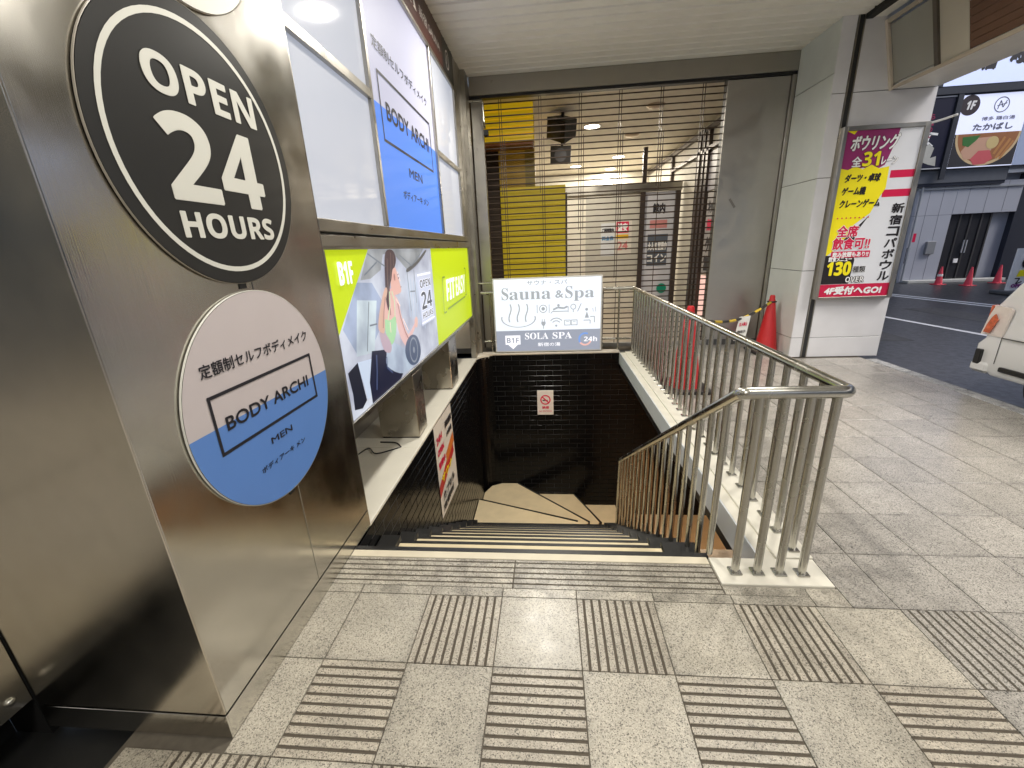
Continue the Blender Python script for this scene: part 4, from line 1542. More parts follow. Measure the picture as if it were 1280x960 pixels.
build(MB().tube([(4.80, 6.41, 3.025), (4.87, 6.33, 3.04), (4.93, 6.22, 3.06)], .013, 8), 'arm_tube', mat('arm_white', (.8, .8, .8), .3), pa, True)

# ================================================================ CONES
CONE = mat('cone_red', (.55, .018, .022), .42, var=.12, scale=8)
CONEB = mat('cone_base', (.02, .018, .018), .6)


def cone(loc, h, label, group=None, mm=None, ring=False):
    o = empty('traffic_cone', loc, label, 'traffic cone', group)
    m_ = MB()
    s = h / .7
    m_.lathe([(.0, .70 * s), (.022 * s, .70 * s), (.030 * s, .68 * s), (.030 * s, .655 * s), (.036 * s, .64 * s), (.125 * s, .035 * s), (.13 * s, .02 * s)], loc, 28)
    build(m_, 'cone_body', mm or CONE, o, True)
    m_ = MB()
    m_.box(loc[0] - .18 * s, loc[0] + .18 * s, loc[1] - .18 * s, loc[1] + .18 * s, loc[2] + .001, loc[2] + .03 * s, bev=.008)
    build(m_, 'cone_base', CONEB if not mm else mm, o)
    if ring:
        m_ = MB()
        m_.lathe([(.087 * s, .33 * s), (.074 * s, .42 * s)], loc, 24)
        m_.v = [(loc[0] + (v[0] - loc[0]) * 1.03, loc[1] + (v[1] - loc[1]) * 1.03, v[2]) for v in m_.v]
        build(m_, 'reflective_band', mat('band_white', (.8, .75, .75), .3), o, True)
    return o


cone((1.66, 5.12, 0), 1.02, 'large red traffic cone standing behind the long railing', 'red cones of the entrance barrier')
cone((3.44, 6.88, 0), .90, 'red traffic cone with a bar ring against the white column', 'red cones of the entrance barrier')
bar = empty('barrier_bar', (2.5, 6.3, .65), 'yellow and black striped barrier bar between the two red cones', 'barrier')
pA, pB = Vector((3.44, 6.88, .80)), Vector((1.66, 5.12, .88))
pts = []
for i in range(25):
    t = i / 24
    q = pA.lerp(pB, t)
    q.z -= .16 * math.sin(math.pi * t) * (1 if t < .5 else 1)
    pts.append(q)
BY = mat('bar_yellow', (.60, .42, .03), .45)
for i in range(12):
    build(MB().tube([pts[2 * i], pts[2 * i + 1], pts[2 * i + 2]], .019, 10), 'bar_stripe', BLACK if i % 2 else BY, bar, True)
m_ = MB()
for c_ in (pA, pB):
    m_.tube([(c_[0] + .055 * math.cos(a), c_[1] + .055 * math.sin(a), c_[2] + .0) for a in [2 * math.pi * k / 14 for k in range(15)]], .012, 8)
build(m_, 'bar_ring', BLACK, bar, True)
nt_ = empty('paper_notice', (2.72, 6.15, .58), 'white printed paper notice hanging from the striped barrier bar', 'notice')
pm1 = pts[10]
cpn = Vector(pm1)
FNt = Frame((cpn.x, cpn.y - .03, cpn.z), Vector((.9, .42, 0)).normalized(), Vector((0, 0, 1)))
m_ = MB()
vs = [FNt.p(a, b, d) for a, b, d in ((-.13, -.30, .01), (.10, -.28, .0), (.15, .03, 0), (-.06, .03, 0))]
m_.add(vs + [v - FNt.n * .002 for v in vs], [(0, 1, 2, 3), (7, 6, 5, 4), (0, 4, 5, 1), (1, 5, 6, 2), (2, 6, 7, 3), (3, 7, 4, 0)])
build(m_, 'sheet', mat('notice_paper', (.72, .72, .68), .6), nt_)
text('lettering', '立入禁止', FNt, -.06, -.10, .15, .05, redm, .012, nt_, bold=.002)
text('lettering', '関係者以外', FNt, -.08, -.20, .15, .04, INK, .014, nt_, bold=.001)

# ================================================================ POSTERS IN THE STAIRWELL
ps = empty('wall_poster', (-1.24, 4.35, -.6), 'narrow white and red shop poster on the left stairwell wall', 'poster')
FL = Frame((-1.240, 0, 0), (0, 1, 0), (0, 0, 1))
flat('sheet', [(3.98, -.02), (4.78, -.03), (4.81, -1.20), (3.98, -1.14)], mat('flyer_white', (.68, .67, .64), .45), FL, .001, ps)
flat('white_card', [(4.0, -.10), (4.36, -.10), (4.36, -.62), (4.0, -.62)], MATS['flyer_white'], FL, .002, ps)
flat('red_print', [(3.98, -.74), (4.70, -.48), (4.74, -.66), (3.98, -.88)], mat('flyer_red', (.48, .03, .03), .45), FL, .003, ps)
flat('orange_print', [(4.36, -.52), (4.76, -.40), (4.78, -.54), (4.38, -.64)], mat('flyer_orange', (.62, .18, .03), .45), FL, .004, ps)
for s_, a, b, wd, ht, mm in (('24H', 4.04, -.26, .22, .08, redm), ('OPEN', 4.04, -.40, .26, .07, redm), ('営業中', 4.04, -.56, .28, .08, redm), ('大浴場', 4.46, -.34, .26, .06, INK), ('サウナ', 4.1, -.76, .5, .09, yel), ('カプセル', 4.1, -.98, .55, .10, INK), ('定額制', 4.06, -1.10, .5, .08, INK), ('深夜営業', 4.42, -.22, .32, .08, INK)):
    text('lettering', s_, FL, a, b, wd, ht, mm, .006, ps, bold=.006)
ns = empty('no_smoking_sign', (-.09, 7.03, -.9), 'small white no smoking sign on the black far wall', 'sign')
quick('plate', mat('plate_white', (.72, .70, .68), .4), ns, (-.235, .05, 7.020, 7.036, -1.115, -.655), bev=.002)
FNs = Frame((0, 7.020, 0), (1, 0, 0), (0, 0, 1))
flat('red_ring', ringp(-.09, -.83, .07, .092, 28) + stroke([(-.145, -.775), (-.035, -.885)], .022), redm, FNs, .003, ns)
flat('cigarette', stroke([(-.14, -.84), (-.05, -.84)], .02), INK, FNs, .002, ns)
text('lettering', '禁煙', FNs, -.15, -1.0, .12, .05, redm, .003, ns, bold=.002)
text('lettering', 'NO SMOKING', FNs, -.20, -1.06, .22, .03, redm, .003, ns)

# ================================================================ ARCADE INTERIOR BEHIND THE GRILLE
ai = empty('arcade_floor', (1, 10, 0), kind='structure')
quick('floor_sheet', mat('arcade_vinyl', (.42, .36, .28), .3), ai, (-3.4, 4.8, 7.62, 17.0, -.1, -.002))
ac = empty('arcade_ceiling', (1, 10, 4.1), kind='structure')
quick('ceiling_sheet', mat('arcade_paint', (.70, .66, .56), .6), ac, (-3.4, 3.6, 7.64, 16.2, 4.12, 4.2))
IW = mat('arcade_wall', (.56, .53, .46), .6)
aw = empty('arcade_back_wall', (1, 16.1, 0), 'cream rear wall deep inside the arcade', 'wall')
quick('wall_sheet', IW, aw, (-3.4, 4.8, 16.1, 16.2, 0, 4.2))
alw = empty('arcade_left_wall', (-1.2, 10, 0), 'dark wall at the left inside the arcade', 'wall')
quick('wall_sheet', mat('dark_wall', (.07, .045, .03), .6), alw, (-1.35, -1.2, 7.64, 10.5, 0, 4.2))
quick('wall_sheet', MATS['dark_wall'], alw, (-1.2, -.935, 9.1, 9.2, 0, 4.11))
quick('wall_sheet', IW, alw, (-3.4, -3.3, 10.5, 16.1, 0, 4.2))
arw = empty('arcade_right_wall', (3.5, 11, 0), 'right hand wall inside the arcade with dark frames and posters', 'wall')
quick('wall_sheet', IW, arw, (3.46, 3.6, 8.6, 16.1, 0, 4.19))
DKF = mat('door_frame_dark', (.07, .055, .05), .4, metal=.5)
for y_ in (8.7, 10.2, 10.45, 10.75, 13.0):
    quick('wall_post', DKF, arw, (3.38, 3.455, y_, y_ + .13, .0, 4.0))
quick('wall_rail', DKF, arw, (3.38, 3.45, 8.84, 16.0, 3.93, 4.02))
quick('wall_rail', DKF, arw, (3.38, 3.45, 8.84, 13.0, 3.55, 3.62))
quick('grey_panel', mat('grey_panel', (.30, .29, .32), .4), arw, (3.43, 3.459, 8.84, 10.19, 2.75, 3.5))
FR = Frame((3.43, 0, 0), (0, -1, 0), (0, 0, 1))
flat('dark_poster', rect(-10.1, 1.05, -8.9, 2.7), mat('poster_grey', (.35, .33, .33), .4), FR, .002, arw)
text('lettering', 'キックボクシング', FR, -10.0, 2.3, 1.0, .25, INK, .006, arw, bold=.02)
text('lettering', '無料体験', FR, -10.0, 1.95, 1.0, .22, redm, .006, arw, bold=.015)
text('lettering', 'ゲーム', FR, -10.0, 1.5, 1.0, .32, INK, .006, arw, bold=.02)
text('lettering', '営業中', FR, -10.0, 1.12, 1.0, .3, INK, .006, arw, bold=.02)
flat('pink_glow_sheet', rect(-10.1, .0, -8.8, 1.0), mat('pink_light', (.7, .45, .4), .4, emit=.5, ecol=(1, .62, .55)), FR, .002, arw)  # self-lit sheet stands in for the pink glow low on the wall

ap = empty('glazed_partition', (2, 12, 0), 'glazed partition with white wall and steel transom inside the arcade', 'partition')
quick('white_wall', mat('partition_white', (.74, .70, .60), .5), ap, (.36, 2.38, 12.0, 12.12, 0, 2.98))
quick('grey_wall_zone', mat('partition_grey', (.50, .48, .42), .5), ap, (1.0, 2.36, 11.985, 11.999, 0.9, 2.95))
quick('transom_beam', STEEL_B, ap, (.36, 3.40, 11.92, 12.1, 2.985, 3.20))
quick('door_frame', DKF, ap, (2.38, 2.50, 11.92, 12.06, 0, 2.98))
quick('door_frame', DKF, ap, (3.26, 3.38, 11.92, 12.06, 0, 2.98))
quick('door_glass', mat('door_glow', (.5, .5, .52), .1, emit=.05, ecol=(.9, .88, .95)), ap, (2.502, 3.258, 12.0, 12.01, 0, 2.98))
quick('dark_post', DKF, ap, (2.40, 2.5, 11.9, 11.98, 3.2, 4.0))
FPt = Frame((0, 11.985, 0), (1, 0, 0), (0, 0, 1))
cp1 = tag(flat('flyer', rect(1.40, 1.45, 1.76, 2.28), mat('flyer_pale', (.62, .64, .66), .5), FPt, .004, None), 'pale flyer with small print on the arcade partition', 'poster')
text('lettering', 'ご利用案内', FPt, 1.43, 2.05, .30, .1, INK, .006, cp1, bold=.006)
text('lettering', '料金表', FPt, 1.43, 1.85, .30, .1, P('print_blue', (.05, .2, .4)), .006, cp1, bold=.006)
cp2 = tag(flat('flyer', rect(1.78, 1.50, 2.20, 2.35), mat('flyer_paper', (.66, .62, .55), .5), FPt, .004, None), 'red and yellow flyer on the arcade partition', 'poster')
flat('red_print', rect(1.80, 2.02, 2.12, 2.30), redm, FPt, .006, cp2)
flat('yellow_print', rect(1.80, 1.88, 2.12, 1.98), mat('flyer_gold', (.75, .45, .02), .5), FPt, .006, cp2)
text('lettering', '激安', FPt, 1.84, 2.06, .24, .2, wht, .008, cp2, bold=.008)
text('lettering', '24', FPt, 1.84, 1.6, .26, .2, P('print_rose', (.6, .2, .2)), .008, cp2, bold=.01)
FD = Frame((0, 11.998, 0), (1, 0, 0), (0, 0, 1))
flat('door_poster', rect(2.62, 1.15, 3.14, 1.95), mat('door_print', (.10, .12, .16), .4), FD, .003, ap)
flat('door_poster', rect(2.66, 2.1, 3.1, 2.3), mat('door_pink', (.6, .25, .25), .4), FD, .003, ap)
text('lettering', '館内', FD, 2.72, 2.46, .30, .24, INK, .005, ap, bold=.01)
text('lettering', '大人気 営業中', FD, 2.64, 1.55, .48, .2, wht, .006, ap, bold=.008)
text('lettering', 'コイン', FD, 2.64, 1.25, .48, .2, wht, .006, ap, bold=.008)
gb = tag(flat('round_sticker', circ(3.03, .56, .13, 24), mat('sticker_green', (.0, .28, .18), .3), Frame((0, 11.9, 0), (1, 0, 0), (0, 0, 1)), .0, None), 'round green sticker on the arcade glass door', 'sticker')

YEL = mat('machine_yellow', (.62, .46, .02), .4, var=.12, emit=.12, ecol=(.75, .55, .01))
ym = empty('yellow_partition', (-.3, 9.2, 0), 'yellow slatted partition just inside the arcade at the left', 'partition')
for k in range(16):
    quick('yellow_slat', YEL, ym, (-.93, .35, 9.0, 9.05, .05 + .178 * k, .05 + .178 * k + .172), bev=.006)
quick('partition_core', mat('yellow_core', (.25, .17, .02), .6), ym, (-.92, .34, 9.052, 9.5, 0, 2.88))
quick('dark_edge', DKF, ym, (.352, .385, 8.99, 9.5, 0, 2.75))
bpil = empty('brown_pillar', (-.6, 9.0, 0), 'amber brown pillar above the yellow partition inside the arcade', 'pillar')
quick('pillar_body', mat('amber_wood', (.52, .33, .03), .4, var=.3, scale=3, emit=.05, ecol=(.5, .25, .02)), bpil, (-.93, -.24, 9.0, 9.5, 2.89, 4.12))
quick('pillar_edge', mat('amber_edge', (.34, .24, .02), .4), bpil, (-.42, -.23, 8.98, 8.999, 2.89, 4.1))
yb = empty('yellow_bulkhead', (-.6, 8.2, 3.8), 'bright yellow ribbed bulkhead under the arcade ceiling', 'bulkhead')
for k in range(5):
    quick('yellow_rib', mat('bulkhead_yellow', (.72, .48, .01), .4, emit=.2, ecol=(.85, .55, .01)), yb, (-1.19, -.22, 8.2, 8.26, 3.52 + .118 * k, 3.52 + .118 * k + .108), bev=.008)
quick('bulkhead_core', mat('bulkhead_core', (.2, .06, .01), .5), yb, (-1.19, -.24, 8.262, 8.7, 3.48, 4.11))
SPK = mat('speaker_black', (.012, .012, .013), .45)


def speaker(loc, s, label, rot):
    o = empty('speaker', loc, label, 'speaker', 'black speakers under the arcade ceiling')
    m_ = MB()
    w_, d_, h_ = .24 * s, .20 * s, .19 * s
    vs = [(-w_, -d_, -h_), (w_, -d_, -h_), (w_ * .75, d_, -h_ * .8), (-w_ * .75, d_, -h_ * .8), (-w_, -d_, h_), (w_, -d_, h_), (w_ * .75, d_, h_ * .8), (-w_ * .75, d_, h_ * .8)]
    m_.add(vs, [(3, 2, 1, 0), (4, 5, 6, 7), (0, 1, 5, 4), (1, 2, 6, 5), (2, 3, 7, 6), (3, 0, 4, 7)])
    b = build(m_, 'speaker_box', SPK, o, world=False)
    m_ = MB()
    m_.add([(a, -d_ - .004, c) for a, c in circ(0, 0, h_ * .75, 20)], [tuple(range(19, -1, -1))])
    build(m_, 'speaker_cone', mat('speaker_grille', (.04, .04, .045), .6), o, world=False)
    o.rotation_euler = rot
    m_ = MB()
    m_.tube([(loc[0], loc[1], loc[2] + .05), (loc[0], loc[1], 4.125)], .03, 8)
    c = build(m_, 'hanger', SPK, None)
    c.parent = o
    c.matrix_parent_inverse = Matrix.LocRotScale(Vector(loc), o.rotation_euler, None).inverted()
    return o


speaker((.305, 9.0, 3.86), .95, 'nearer black speaker hanging from the arcade ceiling', (rad(20), rad(22), rad(-40)))
speaker((.36, 11.2, 3.82), 1.0, 'farther black speaker hanging below the nearer one', (rad(12), rad(4), rad(-12)))
DL = mat('downlight_glow', (1, 1, .95), .4, emit=12, ecol=(1, .9, .74))
for i, (x, y, rr) in enumerate(((.954, 10.155, .16), (.906, 14.75, .16), (2.04, 13.63, .16), (2.08, 15.6, .15), (2.2, 8.6, .0))):
    if rr == 0:
        continue
    o = empty('downlight', (x, y, 4.12), ['nearest glowing round downlight in the arcade ceiling', 'glowing round downlight in the arcade ceiling beside the farther speaker',
              'upper of the two small glowing downlights at the middle of the grille', 'lower of the two small glowing downlights at the middle of the grille'][i], 'ceiling lamp', 'downlights in the arcade ceiling')
    m_ = MB()
    m_.add([(x + rr * math.cos(a), y + rr * math.sin(a), 4.112) for a in [-2 * math.pi * k / 24 for k in range(24)]], [tuple(range(24))])
    build(m_, 'glowing_disc', DL, o)
    m_ = MB()
    m_.lathe([(rr, -.008), (rr + .03, -.012), (rr + .035, 0)], (x, y, 4.12), 24)
    build(m_, 'lamp_ring', MATS['lamp_ring'], o, True)
    al = bpy.data.lights.new('lamp_light', 'AREA')
    al.shape = 'DISK'
    al.size = .3
    al.energy = 78
    al.color = (1, .92, .78)
    ao = bpy.data.objects.new('lamp_light', al)
    COL.objects.link(ao)
    ao.parent = o
    ao.location = (0, 0, -.02)
for i, (x, y) in enumerate(((1.985, 8.986), (1.948, 11.086))):
    o = empty('ceiling_fixture', (x, y, 4.1), ['round chrome ceiling fixture near the top of the grille', 'round chrome ceiling fixture behind the first one'][i], 'fixture', 'chrome fixtures in the arcade ceiling')
    m_ = MB()
    m_.lathe([(0, -.06), (.10, -.05), (.15, -.03), (.17, 0)], (x, y, 4.12), 20)
    build(m_, 'fixture_dish', mat('fixture_cream', (.45, .36, .28), .3, metal=.6), o, True)

# ================================================================ STREET: building over the road
bd = empty('street_building', (15, 18, 0), 'grey and dark shop building across the street with big sign boards', 'building')
GW = mat('building_grey', (.36, .38, .45), .5, var=.06, scale=1)
GB = mat('building_band', (.10, .11, .135), .4)
DKB = mat('building_dark', (.02, .024, .04), .3)
FB = 17.5
quick('main_wall', GW, bd, (8.0, 30, FB + .25, 24, -.17, 26))
quick('pale_wall', GW, bd, (13.15, 14.50, FB, FB + .25, -.12, 3.30), bev=.01)
quick('lintel', GW, bd, (14.50, 16.6, FB, FB + .25, 2.25, 3.30), bev=.01)
quick('dark_bay', DKB, bd, (9.5, 13.14, FB + .08, FB + .25, -.12, 3.25))
quick('band', GB, bd, (9.5, 15.85, FB - .12, FB + .25, 3.305, 3.72))
quick('band_shadow', DKB, bd, (9.5, 15.85, FB - .10, FB + .25, 3.20, 3.304))
quick('pale_wall', GW, bd, (15.86, 22, FB - .02, FB + .25, 3.6, 6.0), bev=.01)
quick('ledge_strip', mat('ledge_white', (.7, .72, .78), .4), bd, (15.86, 22, FB - .10, FB - .021, 3.52, 3.62))
quick('dark_bay', DKB, bd, (16.62, 22, FB + .05, FB + .25, -.12, 3.5))
# recessed doorway with glass doors
quick('doorway', mat('doorway_dark', (.035, .034, .04), .25), bd, (14.5, 15.99, FB + .15, FB + .25, -.12, 2.25))
for x in (14.52, 14.88, 15.24, 15.6, 15.9):
    quick('door_mullion', mat('door_mullion', (.07, .07, .075), .4, metal=.5), bd, (x, x + .05, FB + .09, FB + .149, -.11, 2.24))
for k in range(4):
    quick('door_pane', mat('door_pane_dark', (.03, .03, .035), .08), bd, (14.575 + .36 * k, 14.875 + .36 * k, FB + .12, FB + .13, -.10, 2.23))
quick('door_step', mat('step_pale', (.45, .46, .45), .5), bd, (13.3, 16.6, FB - .35, FB - .001, -.12, -.02), bev=.01)
quick('door_number', mat('tag_white', (.8, .8, .82), .4), bd, (15.02, 15.16, FB + .06, FB + .085, .55, .70))
quick('green_base', mat('base_green', (.08, .10, .08), .6), bd, (9.5, 13.14, FB + .0, FB + .079, -.12, .05))
FBd = Frame((0, FB, 0), (1, 0, 0), (0, 0, 1))
flat('wall_sticker', rect(13.35, 1.35, 13.47, 1.65), redm, FBd, .004, bd)
flat('wall_plate', outline(13.25, .6, 13.37, 1.15, .02), INK, FBd, .004, bd)
# tall sign boards on a dark frame
sb = empty('shop_sign', (14, 17.2, 3.7), 'tiered restaurant sign boards with a 1F ramen picture across the street', 'sign')
SF = 17.25
quick('sign_case', DKB, sb, (11.3, 22, SF + .03, FB + .24, 3.74, 9.4))
FSg = Frame((0, SF, 0), (1, 0, 0), (0, 0, 1))


def sgm(n_, c, e=.35):
    return mat('street_' + n_, tuple(x * .75 for x in c), .35, var=.04, emit=e, ecol=c)


quick('white_board', sgm('white', (.60, .68, .95), .5), sb, (11.35, 12.72, SF, SF + .029, 6.30, 9.3))
quick('white_board', MATS['street_white'], sb, (13.0, 15.9, SF, SF + .029, 6.22, 9.3))
quick('white_board', MATS['street_white'], sb, (15.95, 21.9, SF, SF + .029, 6.0, 9.3))
quick('dark_board', sgm('navy', (.012, .013, .035), .1), sb, (12.35, 13.50, SF, SF + .029, 3.80, 5.88))
quick('picture_board', sgm('board', (.66, .70, .90), .6), sb, (13.72, 15.78, SF, SF + .029, 3.74, 5.92), bev=.01)
quick('steel_mullion', mat('dark_mullion', (.05, .055, .07), .4, metal=.4), sb, (13.54, 13.70, SF - .05, SF + .02, 3.4, 6.0))
quick('steel_mullion', MATS['dark_mullion'], sb, (12.75, 12.97, SF - .05, SF + .02, 6.2, 9.3))
quick('steel_rail', MATS['dark_mullion'], sb, (11.3, 15.9, SF - .06, SF + .02, 5.97, 6.17))
for z_ in (3.75, 5.9):
    quick('board_trim', mat('trim_pale', (.45, .46, .5), .4), sb, (12.33, 13.52, SF - .012, SF - .002, z_, z_ + .035))
text('lettering', '新宿', FSg, 13.5, 6.62, .95, .42, INK, .004, sb, bold=.03, slant=.1)
text('lettering', '駅', FSg, 14.85, 6.75, .85, .85, INK, .004, sb, bold=.05, slant=.1)
# dark board: white brush figure and red letters
flat('brush_mark', [[(12.48, 5.8), (12.60, 5.8), (12.60, 5.2), (12.52, 4.7), (12.46, 4.4), (12.42, 5.0)]] + stroke([(12.72, 4.78), (12.95, 4.86), (13.2, 4.82)], .07) + stroke([(12.95, 4.85), (12.9, 4.6), (13.1, 4.45)], .08), wht, FSg, .004, sb)
flat('pale_figure', [[(12.62, 3.95), (12.7, 4.3), (13.0, 4.55), (13.18, 4.4), (13.12, 4.1), (13.3, 4.15), (13.34, 3.84), (13.1, 3.9), (12.9, 3.98), (12.75, 3.86), (12.42, 3.84), (12.45, 4.0)]], mat('figure_pale', (.45, .45, .42), .4), FSg, .006, sb)
vtext('lettering', 'らーめん', FSg, 12.85, 5.45, .14, .75, P('sign_maroon', (.30, .02, .08)), .005, sb, bold=.006)
# picture board: floor badge, round crest, script, ramen bowl
flat('floor_badge', circ(13.98, 5.62, .30, 32), P('badge_dark', (.03, .02, .03)), FSg, .004, sb)
text('lettering', sansb('1F'), FSg, 13.86, 5.50, .26, .24, wht, .008, sb, bold=.01, slant=.15)
flat('crest', ringp(14.95, 5.58, .20, .23, 28) + stroke([(14.85, 5.45), (14.9, 5.7), (15.0, 5.5), (15.08, 5.7)], .03) + stroke([(14.82, 5.55), (15.1, 5.62)], .025), P('crest_ink', (.12, .13, .2)), FSg, .004, sb)
text('lettering', '博多 鶏白湯', FSg, 14.45, 5.14, 1.0, .11, P('script_ink', (.18, .19, .3)), .004, sb, bold=.004)
text('lettering', 'たかばし', FSg, 14.25, 4.86, 1.2, .19, MATS['crest_ink'], .004, sb, bold=.012)
flat('picture_ground', rect(13.74, 3.77, 15.76, 4.77), P('pic_dark', (.02, .02, .03)), FSg, .003, sb)
cxr, czr = 14.78, 4.77


def half(rx, rz):
    return [(cxr + rx * math.cos(t), czr - 0.0 + rz * math.sin(t)) for t in [math.pi + math.pi * i / 24 for i in range(25)]]


flat('bowl_rim', half(1.0, .99), P('bowl_cream', (.62, .46, .26)), FSg, .004, sb)
flat('bowl_inside', half(.93, .90), P('soup', (.33, .13, .05)), FSg, .005, sb)
flat('pork_slice', [[(14.05, 4.241), (14.3, 4.625), (14.9, 4.650), (15.0, 4.241), (14.7, 4.010), (14.2, 3.985)]], P('pork_pale', (.58, .34, .24)), FSg, .006, sb)
flat('pork_slice', [[(14.4, 3.985), (14.6, 4.241), (14.95, 4.241), (15.1, 3.985), (14.9, 3.831), (14.55, 3.806)]], P('pork_red', (.58, .10, .12)), FSg, .0075, sb)
flat('greens', [[(14.0, 4.676), (14.05, 4.433), (14.25, 4.369), (14.45, 4.561), (14.55, 4.714)]], P('greens', (.03, .16, .03)), FSg, .008, sb)
flat('egg', circ(14.97, 4.47, .19, 20), P('egg_yellow', (.62, .48, .22)), FSg, .009, sb)
flat('bamboo_shoot', stroke([(15.2, 3.985), (15.5, 4.561)], .09) + stroke([(15.32, 3.959), (15.6, 4.497)], .07) + stroke([(15.1, 4.113), (15.32, 4.625)], .08), P('shoot', (.48, .22, .07)), FSg, .0085, sb)
quick('grey_side_board', sgm('grey', (.30, .36, .52), .25), sb, (15.80, 22, SF, SF + .029, 3.74, 5.92))
# upper storeys of the building
for fl in range(5):
    for k in range(8):
        x = 9 + 2.5 * k
        f = quick('window', mat('window_frame_dark', (.06, .065, .07), .4, metal=.5), bd, (x, x + 1.7, FB + .18, FB + .26, 9.9 + 3.1 * fl, 11.6 + 3.1 * fl))
        g_ = quick('pane', mat('window_dark_glass', (.05, .06, .08), .06), f, (x + .06, x + 1.64, FB + .165, FB + .179, 9.96 + 3.1 * fl, 11.54 + 3.1 * fl))

# building on the right across the road, outside the frame but reflected in the steel
rb = empty('side_building', (15.5, 2, 0), 'pale grey office building along the right side of the road', 'building')
quick('main_wall', mat('office_wall', (.36, .37, .39), .6), rb, (15.0, 24, -30, 12.0, -.17, 8.6))
for fl in range(2):
    for k in range(11):
        y = -28 + 3.5 * k
        f = quick('window', MATS['window_frame_dark'], rb, (14.94, 15.01, y, y + 2.3, 1.0 + 3.6 * fl, 3.2 + 3.6 * fl))
        quick('pane', MATS['window_dark_glass'], f, (14.92, 14.939, y + .07, y + 2.23, 1.07 + 3.6 * fl, 3.13 + 3.6 * fl))
# unseen slatted backdrop added behind the viewer to be reflected in the steel
pb = empty('reflection_backdrop', (1, -6, 0), 'pale slatted backdrop added behind the viewer for reflections in the steel', 'wall')
quick('wall_sheet', mat('reflection_backdrop', (.50, .45, .36), .6), pb, (-8, 3.4, -6.2, -6.0, -.1, 5))
for k in range(17):
    quick('backdrop_slat', mat('backdrop_slat', (.60, .55, .45), .4), pb, (-3.2, 3.3, -5.98, -5.95, .1 + .25 * k, .1 + .25 * k + .20), bev=.01)
quick('roof_sheet', BOARDG, pb, (-8, 3.8, -6.2, -4.21, 4.34, 4.5))

# street cones
CR2 = mat('cone_pink', (.72, .05, .09), .5, emit=0)
for i, (x, y, l) in enumerate(((13.85, 16.55, 'leftmost of the three small red cones before the far doorway, with a pale band'),
                               (14.30, 15.95, 'middle of the three small red cones before the far doorway'),
                               (15.62, 16.40, 'rightmost of the three small red cones before the far doorway'))):
    cone((x, y, -.12), .62, l, 'small red cones across the street', CR2, ring=(i == 0))

# more on the far facade: panel joints, a down pipe, a meter box, a wall lamp
for x in (13.6, 14.05, 14.9, 15.5, 16.1):
    quick('wall_joint', mat('joint_grey', (.16, .17, .2), .6), bd, (x, x + .012, FB - .003, FB + .01, 2.27 if x > 14.5 else -.1, 3.29))
quick('wall_joint', MATS['joint_grey'], bd, (13.16, 14.49, FB - .003, FB + .01, 2.24, 2.252))
build(MB().tube([(13.28, FB - .06, -.1), (13.28, FB - .06, 3.2)], .035, 8), 'down_pipe', mat('pipe_grey', (.3, .32, .36), .4), bd, True)
quick('meter_box', mat('meter_box', (.22, .23, .25), .4), bd, (13.85, 14.15, FB - .10, FB - .001, .9, 1.35), bev=.01)
quick('door_handle', MATS['trim_pale'], bd, (15.19, 15.21, FB + .04, FB + .08, .9, 1.35), (15.29, 15.31, FB + .04, FB + .08, .9, 1.35))
quick('upper_pipe', MATS['pipe_grey'], bd, (13.15, 16.6, FB - .05, FB - .005, 3.10, 3.15))
# manhole and repaired patches in the asphalt
m_ = MB()
m_.add([(7.0 + .33 * math.cos(a), 6.6 + .33 * math.sin(a), -.117) for a in [2 * math.pi * k / 28 for k in range(28)]], [tuple(range(28))])
build(m_, 'manhole_cover', mat('manhole_iron', (.035, .035, .038), .45, metal=.5, bump=.6, bscale=60), road)
m_ = MB()
m_.add([(9.0, 7.2, -.1175), (9.9, 7.0, -.1175), (9.7, 11.4, -.1175), (8.9, 11.5, -.1175)], [(0, 1, 2, 3)])
m_.add([(5.4, 8.0, -.1175), (6.5, 7.9, -.1175), (6.6, 9.3, -.1175), (5.5, 9.4, -.1175)], [(0, 1, 2, 3)])
build(m_, 'asphalt_patch', granite('asphalt_patch', (.038, .039, .042), rough=.42, fleck=.5, sc1=90, spread=0), road)

# a board standing across the street
ab = empty('standing_board', (13.6, 13.4, -.12), 'white standing board with a yellow and black print across the street', 'sign')
quick('foot', mat('board_foot', (.07, .075, .085), .6), ab, (12.98, 13.9, 13.1, 13.8, -.119, .0), bev=.03)
m_ = MB()
m_.add([(13.12, 13.45, .0), (13.85, 13.45, .0), (13.90, 13.52, 1.15), (13.20, 13.52, 1.15), (13.12, 13.50, .0), (13.85, 13.50, .0), (13.90, 13.57, 1.15), (13.20, 13.57, 1.15)],
       [(0, 1, 2, 3), (5, 4, 7, 6), (3, 2, 6, 7), (0, 3, 7, 4), (1, 5, 6, 2)])
build(m_, 'board', mat('board_white', (.75, .75, .78), .4), ab)
FAb = Frame((0, 13.43, 0), (1, 0, 0), Vector((0, .06, 1)).normalized())
flat('yellow_print', [(13.28, .38), (13.8, .40), (13.84, .60), (13.34, .56)], yel, FAb, .002, ab)
flat('black_print', [circ(13.52, .76, .17, 16)] + stroke([(13.25, .33), (13.38, .33), (13.3, .18), (13.45, .24)], .03), INK, FAb, .004, ab)
text('lettering', 'OPEN', FAb, 13.2, .08, .35, .09, P('print_violet', (.2, .02, .2)), .004, ab, bold=.008)

# ================================================================ CAR
car = empty('parked_car', (5.85, 3.1, -.12), 'cream white hatchback at the right edge showing its rear corner', 'car')
CW = mat('car_white', (.76, .76, .76), .22, var=.02, coat=.8)
GLZ = mat('car_glass', (.02, .022, .025), .05)
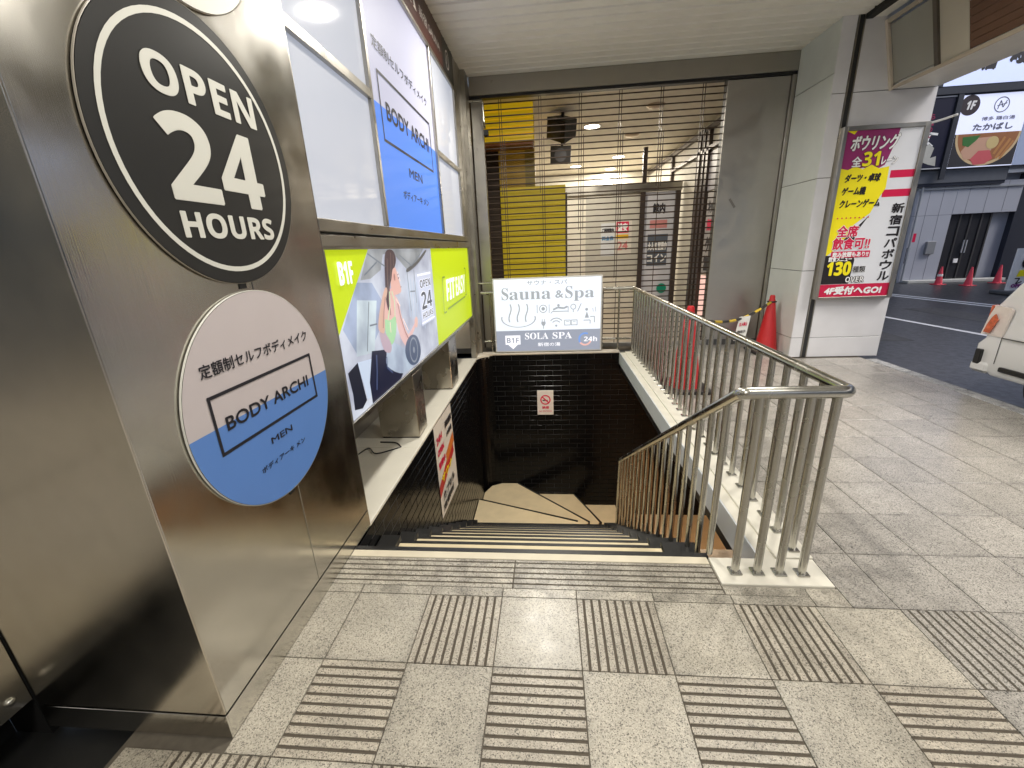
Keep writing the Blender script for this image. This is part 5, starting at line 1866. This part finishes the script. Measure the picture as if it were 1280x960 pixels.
# side profile (y, z) from the rear bottom clockwise; the tail is at high y
prof = [(5.18, .22), (5.23, .34), (5.24, .48), (5.17, .56), (5.17, .74), (5.14, .92), (5.02, 1.18), (4.86, 1.42), (4.55, 1.50), (3.6, 1.53), (2.9, 1.46),
        (2.2, 1.02), (1.2, .86), (1.02, .60), (1.0, .30), (1.1, .16), (3.0, .14), (5.0, .14)]
cyc, czc = 3.1, .62
xs_ = [(4.93, .900), (4.945, .955), (4.99, .985), (5.10, 1.0), (5.45, 1.0), (5.85, 1.0), (6.25, 1.0), (6.60, 1.0), (6.71, .985), (6.755, .955), (6.77, .90)]
mb = MB()
n_ = len(prof)
vs = []
for x, s in xs_:
    for (py, pz) in prof:
        tum = max(0, pz - .95) * .42
        xx = 5.85 + (x - 5.85) * (1 - tum * .45)
        vs.append((xx, cyc + (py - cyc) * (s * .5 + .5 if abs(py - cyc) > 1.5 else 1), czc + (pz - czc) * (s if pz > 1 or pz < .3 else 1)))
fs = []
for i in range(len(xs_) - 1):
    for j in range(n_):
        a, b = i * n_ + j, i * n_ + (j + 1) % n_
        fs.append((a, b, b + n_, a + n_))
fs.append(tuple(range(n_ - 1, -1, -1)))
fs.append(tuple(range((len(xs_) - 1) * n_, len(xs_) * n_)))
mb.add(vs, fs)
bo = build(mb, 'body', CW, car, True)
md = bo.modifiers.new('bevel', 'BEVEL')
md.width = .02
md.segments = 2
md.limit_method = 'ANGLE'
md.angle_limit = rad(25)
quick('panel_gap', BLACK, car, (4.925, 4.9275, 4.935, 4.941, .30, .60))
quick('panel_gap', BLACK, car, (4.905, 4.927, 4.60, 4.925, .592, .597))
# bumper skirt, vent, slot, lamps
quick('bumper', CW, car, (4.905, 6.79, 4.98, 5.20, .165, .30), bev=.035)
quick('bumper_vent', BLACK, car, (4.898, 4.94, 5.085, 5.155, .26, .43), bev=.008)
quick('side_slot', BLACK, car, (4.900, 4.94, 4.55, 4.86, .235, .285), bev=.008)
TL = mat('tail_lamp', (.62, .12, .05), .12, var=.7, scale=24, coat=.9)
TL2 = mat('tail_lamp_clear', (.78, .70, .66), .12, var=.12, scale=20, coat=.9)
m_ = MB()
m_.prism([(5.165, .60), (4.93, .60), (4.90, .90), (4.93, .92), (5.09, .93), (5.13, .80)], 0, .02)
tl = m_
tl.v = [(4.912 + (z - .01) * -1 + .012, a, b) for a, b, z in tl.v]
build(tl, 'tail_lamp', TL2, car)
m_ = MB()
m_.prism([(5.12, .63), (5.05, .63), (5.00, .78), (5.04, .84), (5.07, .80), (5.10, .72)], 0, .012)
m_.v = [(4.900 - z, a, b) for a, b, z in m_.v]
build(m_, 'red_lens', TL, car)
quick('tail_lamp', TL, car, (4.96, 5.16, 5.155, 5.19, .60, .92), bev=.01)
quick('rear_window', GLZ, car, (5.15, 6.55, 4.98, 5.0, 1.05, 1.4))
for y0, y1 in ((3.05, 3.85), (3.9, 4.6)):
    quick('side_window', GLZ, car, (4.985, 5.0, y0, y1, 1.02, 1.38))
for y in (4.28, 1.75):
    for x, s in ((4.93, 1), (6.77, -1)):
        m_ = MB()
        pr = [(.0, .0), (.2, 0), (.30, .01), (.31, .04), (.31, .17), (.29, .2)]
        m_.lathe(pr, (0, 0, 0), 28)
        m_.v = [(x - .02 * s + s * c, y + a, .19 + b) for a, b, c in m_.v]
        wh = build(m_, 'wheel', mat('tyre', (.02, .02, .02), .7), car, True)
        m_ = MB()
        m_.lathe([(0, -.005), (.18, -.002), (.2, .01)], (0, 0, 0), 20)
        m_.v = [(x - .025 * s + s * c, y + a, .19 + b) for a, b, c in m_.v]
        build(m_, 'rim', STEEL_R, wh, True)
print('TILES', ntile, 'boards', nb, 'left tiles', len(tiles))
